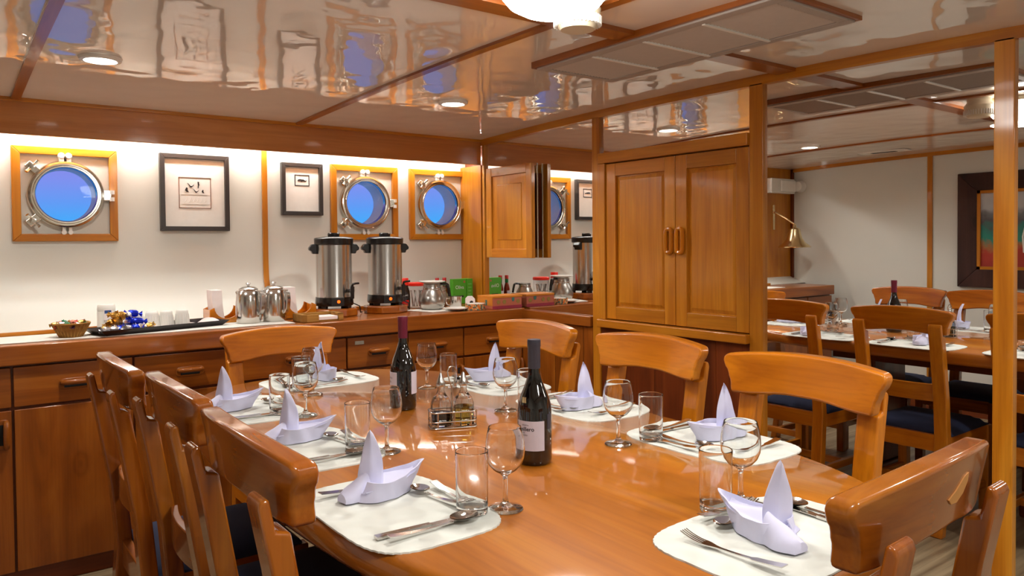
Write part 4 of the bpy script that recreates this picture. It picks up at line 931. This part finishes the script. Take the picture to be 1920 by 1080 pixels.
TUM = mesh_of('tumbler', G().lathe([(0, 0), (.0265, 0), (.0280, .0005), (.0288, .0015), (.0290, .004), (.0292, .02), (.0298, .06), (.0304, .105), (.0305, .112), (.0304, .1135), (.0300, .114), (.0296, .1135), (.0294, .112), (.0292, .105), (.0284, .06), (.0277, .024), (.0272, .017), (.0255, .0140), (.022, .013), (0, .0125)], 48), 'glass', 60)
WPOS = dict(A=(-1.757, -2.828), B=(-1.749, -2.341), C=(-1.754, -1.848), D=(-1.617, -1.565), E=(-1.265, -1.709), F=(-1.262, -2.160), G=(-1.269, -2.635), H=(-1.384, -3.076))
TPOS = dict(A=(-1.821, -2.812), B=(-1.801, -2.292), C=(-1.806, -1.782), D=(-1.620, -1.470), E=(-1.205, -1.752), F=(-1.195, -2.180), G=(-1.186, -2.666), H=(-1.456, -3.074))
NPOS = dict(A=(-1.905, -2.625), B=(-1.880, -2.115), C=(-1.900, -1.640), D=(-1.475, -1.335), E=(-1.020, -1.73), F=(-1.085, -2.28), G=(-1.045, -2.755), H=(-1.500, -3.205))
MT = .0042
for k, (c, ang, ph) in SET.items():
    rz = ang-PI/2
    def loc(u, v, z=MT): return (c[0]+u*math.cos(rz)-v*math.sin(rz), c[1]+u*math.sin(rz)+v*math.cos(rz), TZ+z)
    def put(name, me, l, r, label, cat, grp):
        o = obj(name, me); o.location = l; o.rotation_euler.z = r; return tag(o, label, cat, grp)
    put('place_mat', MAT, (c[0], c[1], TZ), rz, 'white quilted place mat at the '+ph, 'place mat', 'quilted place mats')
    put('napkin', NAP[-.6 if k in 'DH' else 1.0], (*NPOS[k], TZ+MT-.004), rz+(.12 if k in 'ACF' else -.1), 'white folded napkin with pointed ear at the '+ph, 'napkin', 'folded cloth napkins')
    put('fork', FORK, loc(-.125, -.10), rz+.04, 'steel dinner fork at the '+ph, 'fork', 'dinner forks')
    put('knife', KNIFE, loc(.120, -.105), rz-.05, 'steel dinner knife at the '+ph, 'knife', 'dinner knives')
    put('spoon', SPOON, loc(.146, -.095), rz+.03, 'steel soup spoon at the '+ph, 'spoon', 'soup spoons')
    put('dessert_spoon', DSPOON, loc(.085, .088), rz+PI/2+.12, 'steel dessert spoon lying at the top of the '+ph, 'spoon', 'dessert spoons')
    put('dessert_fork', DFORK, loc(-.055, .112), rz-PI/2-.04, 'small steel dessert fork at the top of the '+ph, 'fork', 'dessert forks')
    put('wine_glass', WINE, (*WPOS[k], TZ+.0005), 0, 'clear stemmed wine glass at the '+ph, 'wine glass', 'stemmed wine glasses')
    onmat = k in 'ABCGFE'
    put('tumbler', TUM, (*TPOS[k], TZ+(.0045 if onmat else .0005)), 0, 'clear straight tumbler at the '+ph, 'tumbler', 'water tumblers')
# ================================================================== WINE BOTTLES
def bottle(x, y, rz, cap, label):
    b_ = thing('wine_bottle', label, 'bottle', (x, y, TZ), rz, 'dark wine bottles')
    obj('body', G().lathe([(0, .006), (.028, .0), (.035, .001), (.0385, .006), (.039, .012), (.039, .118), (.037, .134), (.031, .154), (.0225, .174), (.0165, .192), (.0138, .206), (.0132, .226), (0, .226)], 56), 'bottle_glass', b_)
    obj('capsule', G().lathe([(.0138, .214), (.0142, .216), (.0145, .262), (.0152, .264), (.0152, .276), (.0145, .279), (0, .279)], 36), cap, b_); return b_
b2 = bottle(-1.523, -2.624, math.radians(-37), 'capsule_grey', 'dark wine bottle with grey capsule and white label, nearer the viewer')
lb = obj('label', bend(patch(.068, .066), .0392, .068, -.32), 'label_paper', b2)
for s_, sz, zz, off, bo in (('Casillero', .0125, .083, -.012, .0003), ('del', .005, .0755, -.014, 0), ('Diablo', .007, .070, -.014, 0), ('RESERVA', .0042, .092, -.01, 0)):
    g = text_geo(s_, sz, bo); g.v = [(p[0]+off, p[1], p[2]+.0008) for p in g.v]; obj('lettering', bend(g, .0392, zz, -.32), 'ink', lb, smooth=0)
obj('label', bend(patch(.014, .034), .0392, .098, .95), 'capsule_grey', b2)
obj('neck_seal', bend(patch(.012, .014), .0345, .146, -.75), 'brass', b2)
b1 = bottle(-1.484, -1.942, math.radians(-37), 'capsule_red', 'dark wine bottle with burgundy capsule, standing farther from the viewer')
obj('label', bend(patch(.056, .066), .0392, .082, -1.08), 'label_paper', b1); obj('label', bend(patch(.05, .066), .0392, .082, 1.42), 'label_paper', b1)
for zz, s_ in ((.098, 'Casillero'), (.086, 'Diablo')):
    g = text_geo(s_, .010); g.v = [(p[0]-.008, p[1], p[2]+.0008) for p in g.v]; obj('lettering', bend(g, .0392, zz, -1.08), 'ink', b1, smooth=0)
# ================================================================== CRUET SET
RC = (-1.488, -2.222); RA = math.radians(-22)
rk = thing('cruet_rack', 'chrome wire cruet rack with looped handle in mid-table', 'rack', (RC[0], RC[1], TZ), RA)
def rect(hx, hy, z, r=.012):
    o = []
    for sx, sy, a0 in ((1, 1, 0), (-1, 1, 90), (-1, -1, 180), (1, -1, 270)):
        for q in range(5): a = math.radians(a0+q*22.5); o.append((sx*(hx-r)+r*math.cos(a), sy*(hy-r)+r*math.sin(a), z))
    return o
for z in (.003, .020, .045): obj('ring', G().tube(rect(.062, .033, z), .002, 7, True), 'steel', rk)
for x, y in ((-.062, -.02), (-.062, .02), (.062, -.02), (.062, .02), (0, -.033), (0, .033), (-.045, -.033), (.045, -.033), (-.045, .033), (.045, .033)): obj('upright', G().tube([(x, y, .002), (x, y, .046)], .0018, 6), 'steel', rk)
obj('floor_wire', G().tube([(-.03, -.033, .003), (-.03, .033, .003)], .0018, 6).tube([(.03, -.033, .003), (.03, .033, .003)], .0018, 6), 'steel', rk)
obj('handle', G().tube([(0, -.004, .003), (0, -.004, .10), (-.008, -.006, .125), (-.014, -.008, .15), (-.008, -.004, .162), (0, 0, .164), (.008, .004, .162), (.014, .008, .15), (.008, .006, .125), (0, .004, .10), (0, .004, .003)], .002, 7), 'steel', rk)
for s_, mt, lab in ((-1, 'vinegar', 'glass cruet of dark vinegar with steel pourer in the rack'), (1, 'oil', 'glass cruet of pale oil with steel pourer in the rack')):
    px, py = RC[0]+s_*.031*math.cos(RA), RC[1]+s_*.031*math.sin(RA)
    c = thing('cruet', lab, 'cruet', (px, py, TZ+.005), RA+PI/4, 'cruets in the rack')
    def sqz(r0, z, rr=None): return (r0, z)
    g = G()
    prof = [(0, 0), (.034, 0), (.036, .003), (.036, .058), (.030, .072), (.017, .086), (.0115, .096), (.0115, .112), (.0100, .112), (.0100, .096), (.0155, .085), (.028, .071), (.0335, .057), (.0335, .005), (0, .004)]
    n = 8
    obj('body', G().lathe(prof, n, rot(PI/8, 'Z'), .8, .8), 'glass', c, bevel=.003)
    lv = .036 if s_ < 0 else .05
    obj('liquid', G().lathe([(0, .0046), (.0325, .0056), (.0325, lv), (0, lv)], n, rot(PI/8, 'Z'), .8, .8), mt, c)
    p = obj('pourer', G().lathe([(.0122, .106), (.0128, .108), (.0128, .116), (.010, .122), (.005, .136), (.003, .142), (0, .142)], 24), 'steel_brushed', c)
